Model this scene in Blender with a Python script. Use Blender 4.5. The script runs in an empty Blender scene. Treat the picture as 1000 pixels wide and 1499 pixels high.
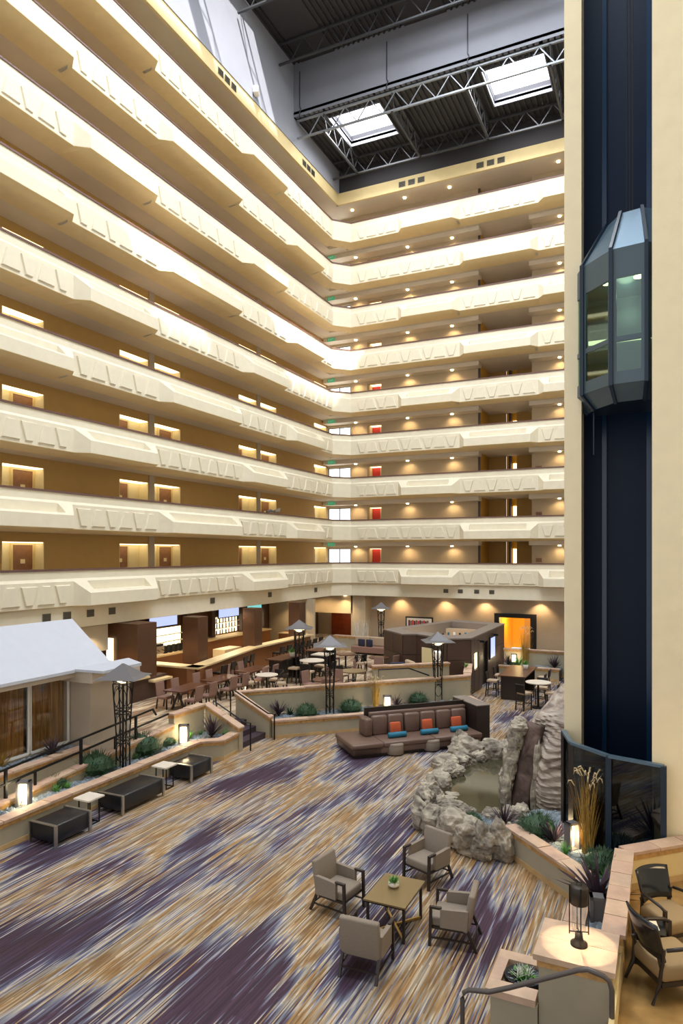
import bpy, bmesh, math, random
from mathutils import Vector, Matrix, noise
random.seed(7)
PI = math.pi
SC = bpy.context.scene
COL = SC.collection
EYE = 6.2                                   # camera height over the lobby carpet
YAW = math.radians(25.25)
SN, CS = math.sin(YAW), math.cos(YAW)
# ------------------------------------------------------------------ camera
cd = bpy.data.cameras.new('camera'); cam = bpy.data.objects.new('camera', cd); COL.objects.link(cam)
cd.sensor_fit = 'HORIZONTAL'; cd.sensor_width = 24; cd.lens = 24
cd.shift_y = 0.0615; cd.clip_end = 200; cd.clip_start = 0.1
cam.location = (0, 0, EYE); cam.rotation_euler = (PI/2, 0, YAW)
SC.camera = cam
# ------------------------------------------------------------------ world, sun, daylight
w = bpy.data.worlds.new('world'); SC.world = w; w.use_nodes = True
bg = w.node_tree.nodes['Background']; bg.inputs[0].default_value = (0.95, 0.97, 1.0, 1); bg.inputs[1].default_value = 1.0
SC.view_settings.view_transform = 'Standard'; SC.view_settings.look = 'None'
SC.view_settings.gamma = 1; SC.view_settings.use_curve_mapping = False
SC.view_settings.exposure = 0.0
def lamp(name, kind, loc, power, color=(1, 1, 1), size=None, sy=None, direction=None, spot=None, blend=.6):
    l = bpy.data.lights.new(name, kind); l.energy = power; l.color = color
    if kind == 'AREA':
        l.size = size
        if sy: l.shape = 'RECTANGLE'; l.size_y = sy
    elif kind == 'SUN': l.angle = size or .01
    else: l.shadow_soft_size = size or .05
    if kind == 'SPOT': l.spot_size = spot; l.spot_blend = blend
    o = bpy.data.objects.new(name, l); COL.objects.link(o); o.location = loc
    if direction: o.rotation_euler = Vector(direction).to_track_quat('-Z', 'Y').to_euler()
    return o
SUN_DIR = Vector((-.38, .50, -.78))
lamp('sun', 'SUN', (0, 0, 50), 16.0, (1, .97, .93), .03, direction=SUN_DIR)
WARM = (1, .72, .38)
# ambient area fill added under the high roof, not tied to its openings
for x in (-9, -2):
    for y in (8, 18, 28):
        lamp('roof_fill_and_skylight', 'AREA', (x, y, 33.7), 1900, (.90, .95, 1), 5, 5, direction=(0, 0, -1))
for x in (-15.7, -6.95):
    lamp('roof_fill_and_skylight', 'AREA', (x, 36.5, 31.5), 500, (.95, .98, 1), 2.8, 2.8, direction=(0, 0, -1))
# ------------------------------------------------------------------ node materials
def mat(name, col, rough=.6, metal=0, spec=.5, var=0, vs=3, bump=0, bs=40, emit=None, es=0, alpha=None):
    m = bpy.data.materials.new(name); m.use_nodes = True
    n = m.node_tree.nodes; L = m.node_tree.links; b = n['Principled BSDF']
    c = (*col, 1)
    b.inputs['Base Color'].default_value = c; b.inputs['Roughness'].default_value = rough
    b.inputs['Metallic'].default_value = metal; b.inputs['Specular IOR Level'].default_value = spec
    if var or bump:
        tc = n.new('ShaderNodeTexCoord')
    if var:
        t = n.new('ShaderNodeTexNoise'); t.inputs['Scale'].default_value = vs; t.inputs['Detail'].default_value = 4
        L.new(tc.outputs['Object'], t.inputs['Vector'])
        r = n.new('ShaderNodeValToRGB'); L.new(t.outputs[0], r.inputs[0])
        r.color_ramp.elements[0].position = .3; r.color_ramp.elements[1].position = .7
        r.color_ramp.elements[0].color = (*[x*(1-var) for x in col], 1)
        r.color_ramp.elements[1].color = (*[min(1, x*(1+var)) for x in col], 1)
        L.new(r.outputs[0], b.inputs['Base Color'])
    if bump:
        t = n.new('ShaderNodeTexNoise'); t.inputs['Scale'].default_value = bs; t.inputs['Detail'].default_value = 3
        L.new(tc.outputs['Object'], t.inputs['Vector'])
        bp = n.new('ShaderNodeBump'); bp.inputs['Strength'].default_value = bump; bp.inputs['Distance'].default_value = .02
        L.new(t.outputs[0], bp.inputs['Height']); L.new(bp.outputs[0], b.inputs['Normal'])
    if emit:
        b.inputs['Emission Color'].default_value = (*emit, 1); b.inputs['Emission Strength'].default_value = es
    if alpha is not None: b.inputs['Alpha'].default_value = alpha
    return m
def hx(s): return tuple(((int(s[i:i+2], 16)/255+.055)/1.055)**2.4 if int(s[i:i+2], 16) > 10 else int(s[i:i+2], 16)/255/12.92 for i in (0, 2, 4))
M = {}
M['cream'] = mat('cream_plaster', hx('e6ddc6'), .7, var=.03, bump=.08)
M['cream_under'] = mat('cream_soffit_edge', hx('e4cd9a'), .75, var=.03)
M['soffit'] = mat('grey_beige_soffit', hx('d6cab8'), .8, var=.05, vs=.7)
M['rail'] = mat('maroon_rail_cap', hx('6a4b45'), .5)
M['ochre'] = mat('ochre_corridor_wall', hx('b99455'), .8, var=.03)
M['tan'] = mat('tan_wall', hx('bcac92'), .8, var=.03)
M['taupe'] = mat('taupe_wall', hx('b3a28c'), .8, var=.03)
M['lining'] = mat('pale_recess_lining', hx('e6d5a6'), .7)
M['trimcream'] = mat('yellow_cream_trim', hx('dcc48c'), .7)
M['doorwood'] = mat('guest_door_wood', hx('8c5f3c'), .5, var=.12, vs=6)
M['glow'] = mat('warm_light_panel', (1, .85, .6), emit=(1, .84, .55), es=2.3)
M['glow2'] = mat('warm_lamp_glass', (1, .85, .6), emit=(1, .8, .5), es=9)
M['coolglow'] = mat('daylight_glass', (1, 1, 1), emit=(.93, .97, 1), es=2.6)
M['skyglass'] = mat('skylight_glass', (1, 1, 1), emit=(.96, .98, 1), es=4)
M['plate'] = mat('cream_number_plate', hx('e8d8a8'), .5)
M['grille'] = mat('grey_vent_grille', hx('77705f'), .5)
M['grille_dark'] = mat('vent_opening', hx('3a352b'), .7)
M['fascia'] = mat('yellow_cream_fascia', hx('dcc692'), .75, var=.03)
M['greywall'] = mat('grey_upper_wall', hx('76777f'), .75, var=.06, vs=.6)
M['palegrey'] = mat('pale_grey_upper_wall', hx('8e909a'), .75, var=.06, vs=.6)
M['deck'] = mat('charcoal_roof_deck', hx('2b282a'), .7)
M['steel'] = mat('galvanised_truss_steel', hx('84888e'), .45, metal=.5)
M['steeldark'] = mat('dark_truss_steel', hx('3d3e42'), .5, metal=.3)
M['column'] = mat('pale_yellow_render', hx('f2e2bd'), .8, var=.03, bump=.1)
M['shaft'] = mat('dark_navy_shaft', hx('0a2542'), .45, spec=.3)
M['shaft2'] = mat('blue_black_panel', hx('1a4266'), .25, spec=.7)
M['cabmetal'] = mat('slate_cab_metal', hx('4a5a62'), .35, metal=.2, spec=.6)
M['cabroof'] = mat('blue_grey_roof_metal', hx('5d7485'), .35, metal=.4)
M['cabdark'] = mat('dark_blue_cab_frame', hx('16283a'), .4)
M['planterwall'] = mat('khaki_planter_wall', hx('a89e88'), .8, var=.04)
M['coping'] = mat('pink_sandstone_coping', hx('c4a78e'), .65, var=.14, vs=4, bump=.25, bs=12)
M['coping2'] = mat('rosy_sandstone_coping', hx('bf9f8a'), .65, var=.14, vs=4, bump=.25, bs=12)
M['gold'] = mat('golden_split_stone', hx('b88f58'), .8, var=.25, vs=9, bump=.6, bs=18)
M['sand'] = mat('golden_base_tile', hx('bd9d6d'), .7, var=.15, vs=3)
M['blackleather'] = mat('black_leather', hx('1d1e22'), .32, spec=.6, bump=.15, bs=60)
M['chrome'] = mat('brushed_steel', hx('b9b4aa'), .35, metal=.9)
M['marble'] = mat('pale_stone_top', hx('ded3c4'), .35, var=.06, vs=8)
M['blackmetal'] = mat('black_metal', hx('16171a'), .4, metal=.4)
M['bronze'] = mat('dark_bronze', hx('3a332c'), .5, metal=.5)
M['railgrey'] = mat('brown_grey_rail_paint', hx('544c48'), .4)
M['armseat'] = mat('khaki_seat_fabric', hx('98805c'), .85)
M['shade'] = mat('grey_metal_shade', hx('6d6a6c'), .55, metal=.3)
M['khakifab'] = mat('taupe_woven_fabric', hx('8b7e70'), .9, var=.08, vs=60, bump=.3, bs=180)
M['darkwood'] = mat('dark_espresso_wood', hx('2b211d'), .4)
M['tabletop'] = mat('bronze_table_top', hx('8a7550'), .28, metal=.3)
M['brass'] = mat('satin_brass', hx('b99a5c'), .3, metal=.8)
M['brownleather'] = mat('brown_leather', hx('6b5449'), .4, spec=.5, bump=.3, bs=22)
M['orange'] = mat('orange_cushion', hx('b9532f'), .85, var=.1, vs=20)
M['teal'] = mat('teal_cushion', hx('1e6e8a'), .7)
M['navyfab'] = mat('navy_cushion', hx('272c44'), .85)
M['pinkfab'] = mat('dusty_brown_upholstery', hx('8a6a5d'), .85, var=.06, vs=40)
M['beigefab'] = mat('beige_upholstery', hx('b9a288'), .85)
M['white'] = mat('white_paint', hx('e8e6e4'), .5)
M['whitewall'] = mat('white_roof_plaster', hx('bfc2cc'), .7, var=.02)
M['bldg'] = mat('warm_grey_building', hx('bcae9e'), .8, var=.03)
M['brownwall'] = mat('brown_wood_panel', hx('553722'), .45, var=.12, vs=2)
M['kiosk'] = mat('dark_brown_kiosk_panel', hx('4a352c'), .4, var=.08, vs=2)
M['kiosktop'] = mat('grey_brown_kiosk_top', hx('82766c'), .7)
M['bartop'] = mat('cream_bar_top', hx('dfc596'), .35, var=.08, vs=6)
M['barfront'] = mat('brown_bar_front', hx('8a5a34'), .4)
M['tablewood'] = mat('mahogany_table_top', hx('5d3827'), .3, var=.1, vs=5)
M['yellowwall'] = mat('yellow_corridor_wall', hx('e8b02c'), .7)
M['yellowlit'] = mat('yellow_lit_wall', hx('cc9d42'), .8)
M['redwood'] = mat('red_wood_door', hx('7d3212'), .4, var=.2, vs=3)
M['frame'] = mat('black_frame', hx('1b1614'), .4)
M['screen'] = mat('lit_tv_screen', (.3, .4, .7), .3, emit=(.45, .55, .95), es=1.1)
M['screen2'] = mat('lit_teal_tv_screen', (.1, .4, .4), .3, emit=(.2, .65, .65), es=1.0)
M['screen3'] = mat('lit_pink_screen', (.6, .4, .6), .3, emit=(.8, .55, .85), es=1.0)
M['red'] = mat('red_panel', hx('c8362c'), .5)
M['green'] = mat('green_exit_panel', hx('2d8a64'), .5, emit=hx('3aa878'), es=.6)
M['leaf'] = mat('blue_green_leaves', hx('2e4a2f'), .7, var=.2, vs=12)
M['leaf2'] = mat('fresh_green_leaves', hx('5c9040'), .6, var=.2, vs=12)
M['maroonleaf'] = mat('dark_maroon_leaves', hx('40303a'), .55)
M['straw'] = mat('straw_coloured_grass', hx('a8863f'), .8, var=.15, vs=9)
M['plume'] = mat('pale_straw_plume', hx('c9b48c'), .8)
M['birch'] = mat('white_branches', hx('dcd8cc'), .7)
M['pebble'] = mat('blue_grey_pebbles', hx('7c8790'), .6, var=.4, vs=9)
M['soil'] = mat('dark_gravel_bed', hx('5c6468'), .9, var=.3, vs=30)
M['stairdark'] = mat('plum_stair_carpet', hx('42323a'), .95, var=.2, vs=30)
M['clay'] = mat('white_pot', hx('e4e0d8'), .5)
M['glassy'] = mat('clear_lamp_glass', (.95, .9, .8), .05, alpha=.22)
M['bottle'] = mat('amber_bottle_glass', hx('8a5a1e'), .15)
M['paper'] = mat('magazine_paper', hx('e6dcc0'), .5)
M['purple'] = mat('purple_print', hx('5a2a48'), .5)

def N(m): return m.node_tree.nodes, m.node_tree.links
def carpet(name, stops, line=.021, sx=.42, sy=.2, shift=.9, ang=0, fine=.2, seed=0, yarn=.8):
    m = bpy.data.materials.new(name); m.use_nodes = True; n, L = N(m); b = n['Principled BSDF']
    b.inputs['Roughness'].default_value = .75; b.inputs['Specular IOR Level'].default_value = .35
    tc = n.new('ShaderNodeTexCoord'); sp = n.new('ShaderNodeSeparateXYZ')
    L.new(tc.outputs['Object'], sp.inputs[0])
    def mt(op, a, bb=None):
        k = n.new('ShaderNodeMath'); k.operation = op
        for i, v in enumerate((a, bb)):
            if v is None: continue
            if isinstance(v, (int, float)): k.inputs[i].default_value = v
            else: L.new(v, k.inputs[i])
        return k.outputs[0]
    lid = mt('FLOOR', mt('DIVIDE', sp.outputs[0], line))
    wn = n.new('ShaderNodeTexWhiteNoise'); wn.noise_dimensions = '1D'; L.new(lid, wn.inputs['W'])
    lid2 = mt('FLOOR', mt('DIVIDE', sp.outputs[0], line*4.3))
    wn2 = n.new('ShaderNodeTexWhiteNoise'); wn2.noise_dimensions = '1D'; L.new(lid2, wn2.inputs['W'])
    off = mt('ADD', mt('MULTIPLY', wn.outputs[0], shift), mt('MULTIPLY', wn2.outputs[0], shift*.8))
    yy = mt('ADD', sp.outputs[1], off)
    cb = n.new('ShaderNodeCombineXYZ')
    L.new(mt('ADD', mt('MULTIPLY', sp.outputs[0], sx), mt('MULTIPLY', yy, sy*ang)), cb.inputs[0])
    L.new(mt('MULTIPLY', yy, sy), cb.inputs[1]); cb.inputs[2].default_value = seed
    t = n.new('ShaderNodeTexNoise'); t.inputs['Scale'].default_value = 1; t.inputs['Detail'].default_value = 2.5
    t.inputs['Roughness'].default_value = .45; L.new(cb.outputs[0], t.inputs['Vector'])
    # short broken threads
    cb2 = n.new('ShaderNodeCombineXYZ'); L.new(mt('MULTIPLY', lid, 7.31), cb2.inputs[0]); L.new(mt('MULTIPLY', sp.outputs[1], .9), cb2.inputs[1])
    t2 = n.new('ShaderNodeTexNoise'); t2.inputs['Scale'].default_value = 1; t2.inputs['Detail'].default_value = 1
    L.new(cb2.outputs[0], t2.inputs['Vector'])
    v = mt('ADD', mt('ADD', t.outputs[0], mt('MULTIPLY', mt('SUBTRACT', wn.outputs[0], .5), .075)), mt('MULTIPLY', mt('SUBTRACT', t2.outputs[0], .5), fine))
    r = n.new('ShaderNodeValToRGB'); L.new(v, r.inputs[0]); r.color_ramp.interpolation = 'LINEAR'
    el = r.color_ramp.elements
    el[0].position = stops[0][0]; el[0].color = (*hx(stops[0][1]), 1)
    el[1].position = stops[-1][0]; el[1].color = (*hx(stops[-1][1]), 1)
    for p, c in stops[1:-1]:
        e = el.new(p); e.color = (*hx(c), 1)
    wn3 = n.new('ShaderNodeTexWhiteNoise'); wn3.noise_dimensions = '2D'; cb3 = n.new('ShaderNodeCombineXYZ'); L.new(lid, cb3.inputs[0])
    L.new(mt('FLOOR', mt('ADD', mt('MULTIPLY', sp.outputs[1], .75), mt('MULTIPLY', wn.outputs[0], 9.0))), cb3.inputs[1]); L.new(cb3.outputs[0], wn3.inputs['Vector'])
    hs_ = n.new('ShaderNodeHueSaturation'); L.new(r.outputs[0], hs_.inputs['Color']); hs_.inputs['Saturation'].default_value = .92
    L.new(mt('ADD', mt('MULTIPLY', mt('POWER', wn3.outputs[0], 1.5), yarn), 1-.46*yarn), hs_.inputs['Value'])
    L.new(hs_.outputs[0], b.inputs['Base Color'])
    return m
M['carpet'] = carpet('streaked_plum_gold_carpet', [(.36, '38222c'), (.425, '42304a'), (.45, '5c6278'), (.468, 'a09a98'), (.487, 'ad9a7c'), (.52, '86602f'), (.55, '946f3e'), (.578, 'b2a288'), (.603, '6c7084'), (.63, '40283a')])
M['woodcarpet'] = carpet(yarn=.35, name='streaked_beige_brown_floor', stops=[(.36, '7d6350'), (.44, 'c2ab8c'), (.5, '8e735a'), (.56, 'd0bda0'), (.64, '86684c')], line=.07, sx=.5, sy=.3)
M['travertine'] = mat('golden_travertine', hx('9c7c4c'), .3, var=.35, vs=2.6)

def curtain_mat():
    m = bpy.data.materials.new('golden_curtain'); m.use_nodes = True; n, L = N(m); b = n['Principled BSDF']
    tc = n.new('ShaderNodeTexCoord'); t = n.new('ShaderNodeTexNoise'); mp = n.new('ShaderNodeMapping')
    mp.inputs['Scale'].default_value = (1, 14, .3); L.new(tc.outputs['Object'], mp.inputs[0]); L.new(mp.outputs[0], t.inputs[0])
    r = n.new('ShaderNodeValToRGB'); L.new(t.outputs[0], r.inputs[0])
    r.color_ramp.elements[0].color = (*hx('6e4618'), 1); r.color_ramp.elements[1].color = (*hx('c08a44'), 1)
    r.color_ramp.elements[0].position = .3; r.color_ramp.elements[1].position = .7
    L.new(r.outputs[0], b.inputs['Base Color']); b.inputs['Roughness'].default_value = .7
    return m
M['curtain'] = curtain_mat()
def rock_mat(name, a, bcol, c, zs=7.0):
    m = bpy.data.materials.new(name); m.use_nodes = True; n, L = N(m); b = n['Principled BSDF']
    tc = n.new('ShaderNodeTexCoord'); mp = n.new('ShaderNodeMapping'); mp.inputs['Scale'].default_value = (1.2, 1.2, zs)
    L.new(tc.outputs['Object'], mp.inputs[0])
    t = n.new('ShaderNodeTexNoise'); t.inputs['Scale'].default_value = 1.6; t.inputs['Detail'].default_value = 6; t.inputs['Distortion'].default_value = .8
    L.new(mp.outputs[0], t.inputs[0]); r = n.new('ShaderNodeValToRGB'); L.new(t.outputs[0], r.inputs[0])
    e = r.color_ramp.elements; e[0].position = .3; e[0].color = (*hx(a), 1); e[1].position = .7; e[1].color = (*hx(c), 1)
    k = e.new(.5); k.color = (*hx(bcol), 1)
    L.new(r.outputs[0], b.inputs['Base Color']); b.inputs['Roughness'].default_value = .75
    bp = n.new('ShaderNodeBump'); bp.inputs['Strength'].default_value = .6; bp.inputs['Distance'].default_value = .06
    L.new(t.outputs[0], bp.inputs['Height']); L.new(bp.outputs[0], b.inputs['Normal'])
    return m
M['rock'] = rock_mat('layered_grey_tan_rock', '5f574d', '978d7e', 'c2b7a4', 3)
M['fallrock'] = rock_mat('banded_waterfall_rock', '64544a', '988a7d', 'b9ad9f', 6)
M['wetrock'] = rock_mat('wet_brown_rock', '33241e', '58443c', '75625a', 2)
def water_mat():
    m = mat('murky_green_water', hx('4a4634'), .06, spec=.8, var=.25, vs=1.3); n, L = N(m)
    return m
M['water'] = water_mat()
def glass_mat(name, tint, mix, rough=.03):
    m = bpy.data.materials.new(name); m.use_nodes = True; n, L = N(m); n.remove(n['Principled BSDF'])
    o = n['Material Output']; tr = n.new('ShaderNodeBsdfTransparent'); tr.inputs[0].default_value = (*tint, 1)
    gl = n.new('ShaderNodeBsdfGlossy'); gl.inputs['Roughness'].default_value = rough; gl.inputs[0].default_value = (.85, .93, .95, 1)
    mx = n.new('ShaderNodeMixShader'); mx.inputs[0].default_value = mix
    L.new(tr.outputs[0], mx.inputs[1]); L.new(gl.outputs[0], mx.inputs[2]); L.new(mx.outputs[0], o.inputs[0])
    return m
M['darkglass'] = glass_mat('smoked_blue_glass', (.16, .22, .30), .07)
M['cabglass'] = glass_mat('green_tinted_glass', (.55, .72, .62), .10)
M['clearglass'] = glass_mat('window_glass', (.9, .9, .88), .08)

# ------------------------------------------------------------------ mesh helpers
class MB:
    def __init__(s): s.v = []; s.f = []
    def add(s, vs, fs):
        k = len(s.v); s.v += [tuple(v) for v in vs]; s.f += [tuple(i+k for i in f) for f in fs]; return s
    def box(s, x0, y0, z0, x1, y1, z1):
        return s.add([(x0,y0,z0),(x1,y0,z0),(x1,y1,z0),(x0,y1,z0),(x0,y0,z1),(x1,y0,z1),(x1,y1,z1),(x0,y1,z1)],
                     [(0,3,2,1),(4,5,6,7),(0,1,5,4),(1,2,6,5),(2,3,7,6),(3,0,4,7)])
    def hexa(s, b, t):
        return s.add(list(b)+list(t), [(0,3,2,1),(4,5,6,7),(0,1,5,4),(1,2,6,5),(2,3,7,6),(3,0,4,7)])
    def prism(s, poly, z0, z1):
        n = len(poly); vs = [(p[0],p[1],z0) for p in poly]+[(p[0],p[1],z1) for p in poly]
        return s.add(vs, [tuple(range(n-1,-1,-1)), tuple(range(n,2*n))]+[(i,(i+1)%n,(i+1)%n+n,i+n) for i in range(n)])
    def tube(s, pts, r, n=8, cap=True):
        pts = [Vector(p) for p in pts]; rs = r if isinstance(r, (list, tuple)) else [r]*len(pts)
        k = len(s.v); up = Vector((0,0,1))
        for i, p in enumerate(pts):
            d = (pts[min(i+1,len(pts)-1)]-pts[max(i-1,0)]).normalized()
            a = d.cross(up if abs(d.z) < .95 else Vector((1,0,0))).normalized(); b = d.cross(a)
            for j in range(n):
                t = 2*PI*(j+.5)/n; q = p+(a*math.cos(t)+b*math.sin(t))*rs[i]; s.v.append(tuple(q))
        for i in range(len(pts)-1):
            for j in range(n):
                a0 = k+i*n+j; a1 = k+i*n+(j+1)%n; s.f.append((a0,a1,a1+n,a0+n))
        if cap:
            s.f.append(tuple(k+j for j in range(n))[::-1]); s.f.append(tuple(k+(len(pts)-1)*n+j for j in range(n)))
        return s
    def bar(s, p, q, wd, ht=None):
        ht = ht or wd; p = Vector(p); q = Vector(q); d = (q-p).normalized()
        a = d.cross(Vector((0,0,1)) if abs(d.z) < .97 else Vector((0,1,0))).normalized()*wd/2; b = d.cross(a).normalized()*ht/2
        return s.hexa([p-a-b,p+a-b,p+a+b,p-a+b],[q-a-b,q+a-b,q+a+b,q-a+b])
    def lathe(s, prof, c=(0,0,0), n=20):
        k = len(s.v); m = len(prof)
        for r, z in prof:
            for j in range(n):
                t = 2*PI*j/n; s.v.append((c[0]+r*math.cos(t), c[1]+r*math.sin(t), c[2]+z))
        for i in range(m-1):
            for j in range(n):
                a = k+i*n+j; b = k+i*n+(j+1)%n; s.f.append((a,b,b+n,a+n))
        s.f.append(tuple(k+j for j in range(n))[::-1]); s.f.append(tuple(k+(m-1)*n+j for j in range(n)))
        return s
    def rbox(s, x0, y0, z0, x1, y1, z1, r=.03, bulge=0):
        # soft-edged cushion: bevelled box
        bm = bmesh.new(); bmesh.ops.create_cube(bm, size=1)
        for v in bm.verts:
            v.co = Vector(((x0+x1)/2+v.co.x*(x1-x0), (y0+y1)/2+v.co.y*(y1-y0), (z0+z1)/2+v.co.z*(z1-z0)))
        bmesh.ops.bevel(bm, geom=bm.edges[:], offset=r, segments=2, profile=.5, affect='EDGES')
        bm.verts.index_update()
        s.add([v.co[:] for v in bm.verts], [tuple(v.index for v in f.verts) for f in bm.faces]); bm.free(); return s
    def xf(s, mtx):
        s.v = [tuple(mtx @ Vector(v)) for v in s.v]; return s
    def mesh(s, name, m, smooth=False):
        me = bpy.data.meshes.new(name); me.from_pydata(s.v, [], s.f); me.materials.append(m)
        if smooth: me.polygons.foreach_set('use_smooth', [True]*len(me.polygons))
        me.update(); return me
    def build(s, name, m, parent=None, smooth=False, loc=None, rz=0):
        return link(name, s.mesh(name, m, smooth), parent, loc, rz)
def link(name, me, parent=None, loc=None, rz=0):
    o = bpy.data.objects.new(name, me); COL.objects.link(o)
    if parent: o.parent = parent
    if loc: o.location = loc
    if rz: o.rotation_euler[2] = rz
    return o
def tag(o, label, cat, group=None, kind=None):
    o['label'] = label; o['category'] = cat
    if group: o['group'] = group
    if kind: o['kind'] = kind
    return o
def thing(name, label, cat, loc=(0,0,0), rz=0, group=None):
    o = link(name, None, None, loc, rz); return tag(o, label, cat, group)
def struct(o): o['kind'] = 'structure'; return o
def kids(o): return [c for c in KID.get(o.name, [])]
def dup(root, loc, rz, label, group=None, sc=None):
    def cp(o, par):
        c = o.copy(); COL.objects.link(c)
        if par: c.parent = par
        for ch in o.children: cp(ch, c)
        return c
    r = cp(root, None); r.location = loc; r.rotation_euler = (0,0,rz); r['label'] = label
    if sc: r.scale = (sc,)*3
    if group: r['group'] = group
    return r
def G(px, py, z=0):                                     # where a sight line meets the level z
    d = (EYE-z)*1000/(py-811); l = (px-500)/1000*d
    return Vector((CS*l-SN*d, SN*l+CS*d, z))
ORD = ['lowest', 'second', 'third', 'fourth', 'fifth', 'sixth', 'seventh', 'eighth', 'top']
def RZ(k): return EYE-.6+2.75*k                         # rail height of balcony k (0..8)

# ================================================================== SETTING
# carpet floor, raised dining floor
o = MB(); o.prism([(-24,-2),(6,-2),(6,44),(-24,44)], -.2, 0); struct(o.build('floor', M['carpet']))
DF = .55
dp = [(-22.5,16.4),(-13.35,16.4),(-13.35,19.85),(-6.95,26.65),(-7.8,29.6),(-7.8,36.5),(-10.5,37.4),(-10.5,44),(-22.5,44)]
o = MB(); o.prism(dp, 0.01, DF); struct(o.build('floor_dining', M['woodcarpet']))
o = MB(); o.hexa([(-14.75,9.5,.0),(-13.35,9.5,.0),(-13.35,16.4,.0),(-14.75,16.4,.0)],[(-14.75,9.5,.02),(-13.35,9.5,.02),(-13.35,16.4,DF),(-14.75,16.4,DF)])
struct(o.build('floor_ramp', M['woodcarpet']))
# seating deck at lower right
o = MB(); o.prism([(-.62,4),(5,4),(5,18),(.6,13.9),(-.62,12.6)], 0.01, DF); struct(o.build('floor_deck', M['travertine']))

# ------------------------------------------------------------------ balconies
PATH = [Vector((-19.24,6)), Vector((-19.24,39.35)), Vector((-18.33,40.3)), Vector((-1.6,40.3))]
def prof(kind, t=1.0):
    a = [(-.14,0),(0,0),(0,-.28),(.02,-.30),(.05,-.33),(.08,-.36),(.1,-.38),(.1,-1.25),(-.66,-1.36)]
    b = [(-.14,0),(0,0),(0,-.28),(.10,-.373),(.28,-.54),(.46,-.707),(.56,-.8),(.56,-1.25),(-.66,-1.36)]
    c = [(-.14,0),(0,0),(0,-.28),(.10,-.373),(.10,-.70),(.46,-.72),(.56,-.8),(.56,-1.25),(-.66,-1.36)]
    return {'o': a, 'p': b, 'q': c}[kind]
def stations(bays, lo, hi):
    # bays: planter intervals along the run coordinate; returns list (s, kind)
    st = [(lo, 'o')]
    for a, b in bays:
        aa = max(a, lo)
        if a > lo: st.append((a, 'o'))
        else: st[0] = (lo, 'p')
        st += [(aa+.36,'p'),(aa+.62,'p'),(aa+.66,'q')]
        if b < hi: st += [(b-.66,'q'),(b-.62,'p'),(b-.36,'p'),(b,'o')]
        else: st += [(hi,'q')]
    if bays[-1][1] < hi: st.append((hi,'o'))
    return st
LO = [(18.06,22.4),(28.9,33.1)]; LE = [(9.5,18.0),(22.64,28.6),(33.4,37.6)]
BO = [(-15.03,-11.1),(-6.5,-1.7)]; BE = [(-11.1,-6.5)]
def loft(rows):
    mb = MB(); n = len(rows[0])
    for r in rows: mb.v += [tuple(p) for p in r]
    for i in range(len(rows)-1):
        for j in range(n):
            a = i*n+j; b = i*n+(j+1)%n; mb.f.append((a,b,b+n,a+n))
    mb.f.append(tuple(range(n))); mb.f.append(tuple((len(rows)-1)*n+j for j in range(n))[::-1])
    return mb
def place(run, s, off, z):
    if run == 'L': return (PATH[0].x+off, s, z)
    return (s, 40.3-off, z)
k8 = math.tan(PI/8)
def cornerpt(i, off, z):
    if i == 0: return (-19.24+off, 39.35-off*k8*1.0, z)
    return (-18.33+off*k8, 40.3-off, z)
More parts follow.
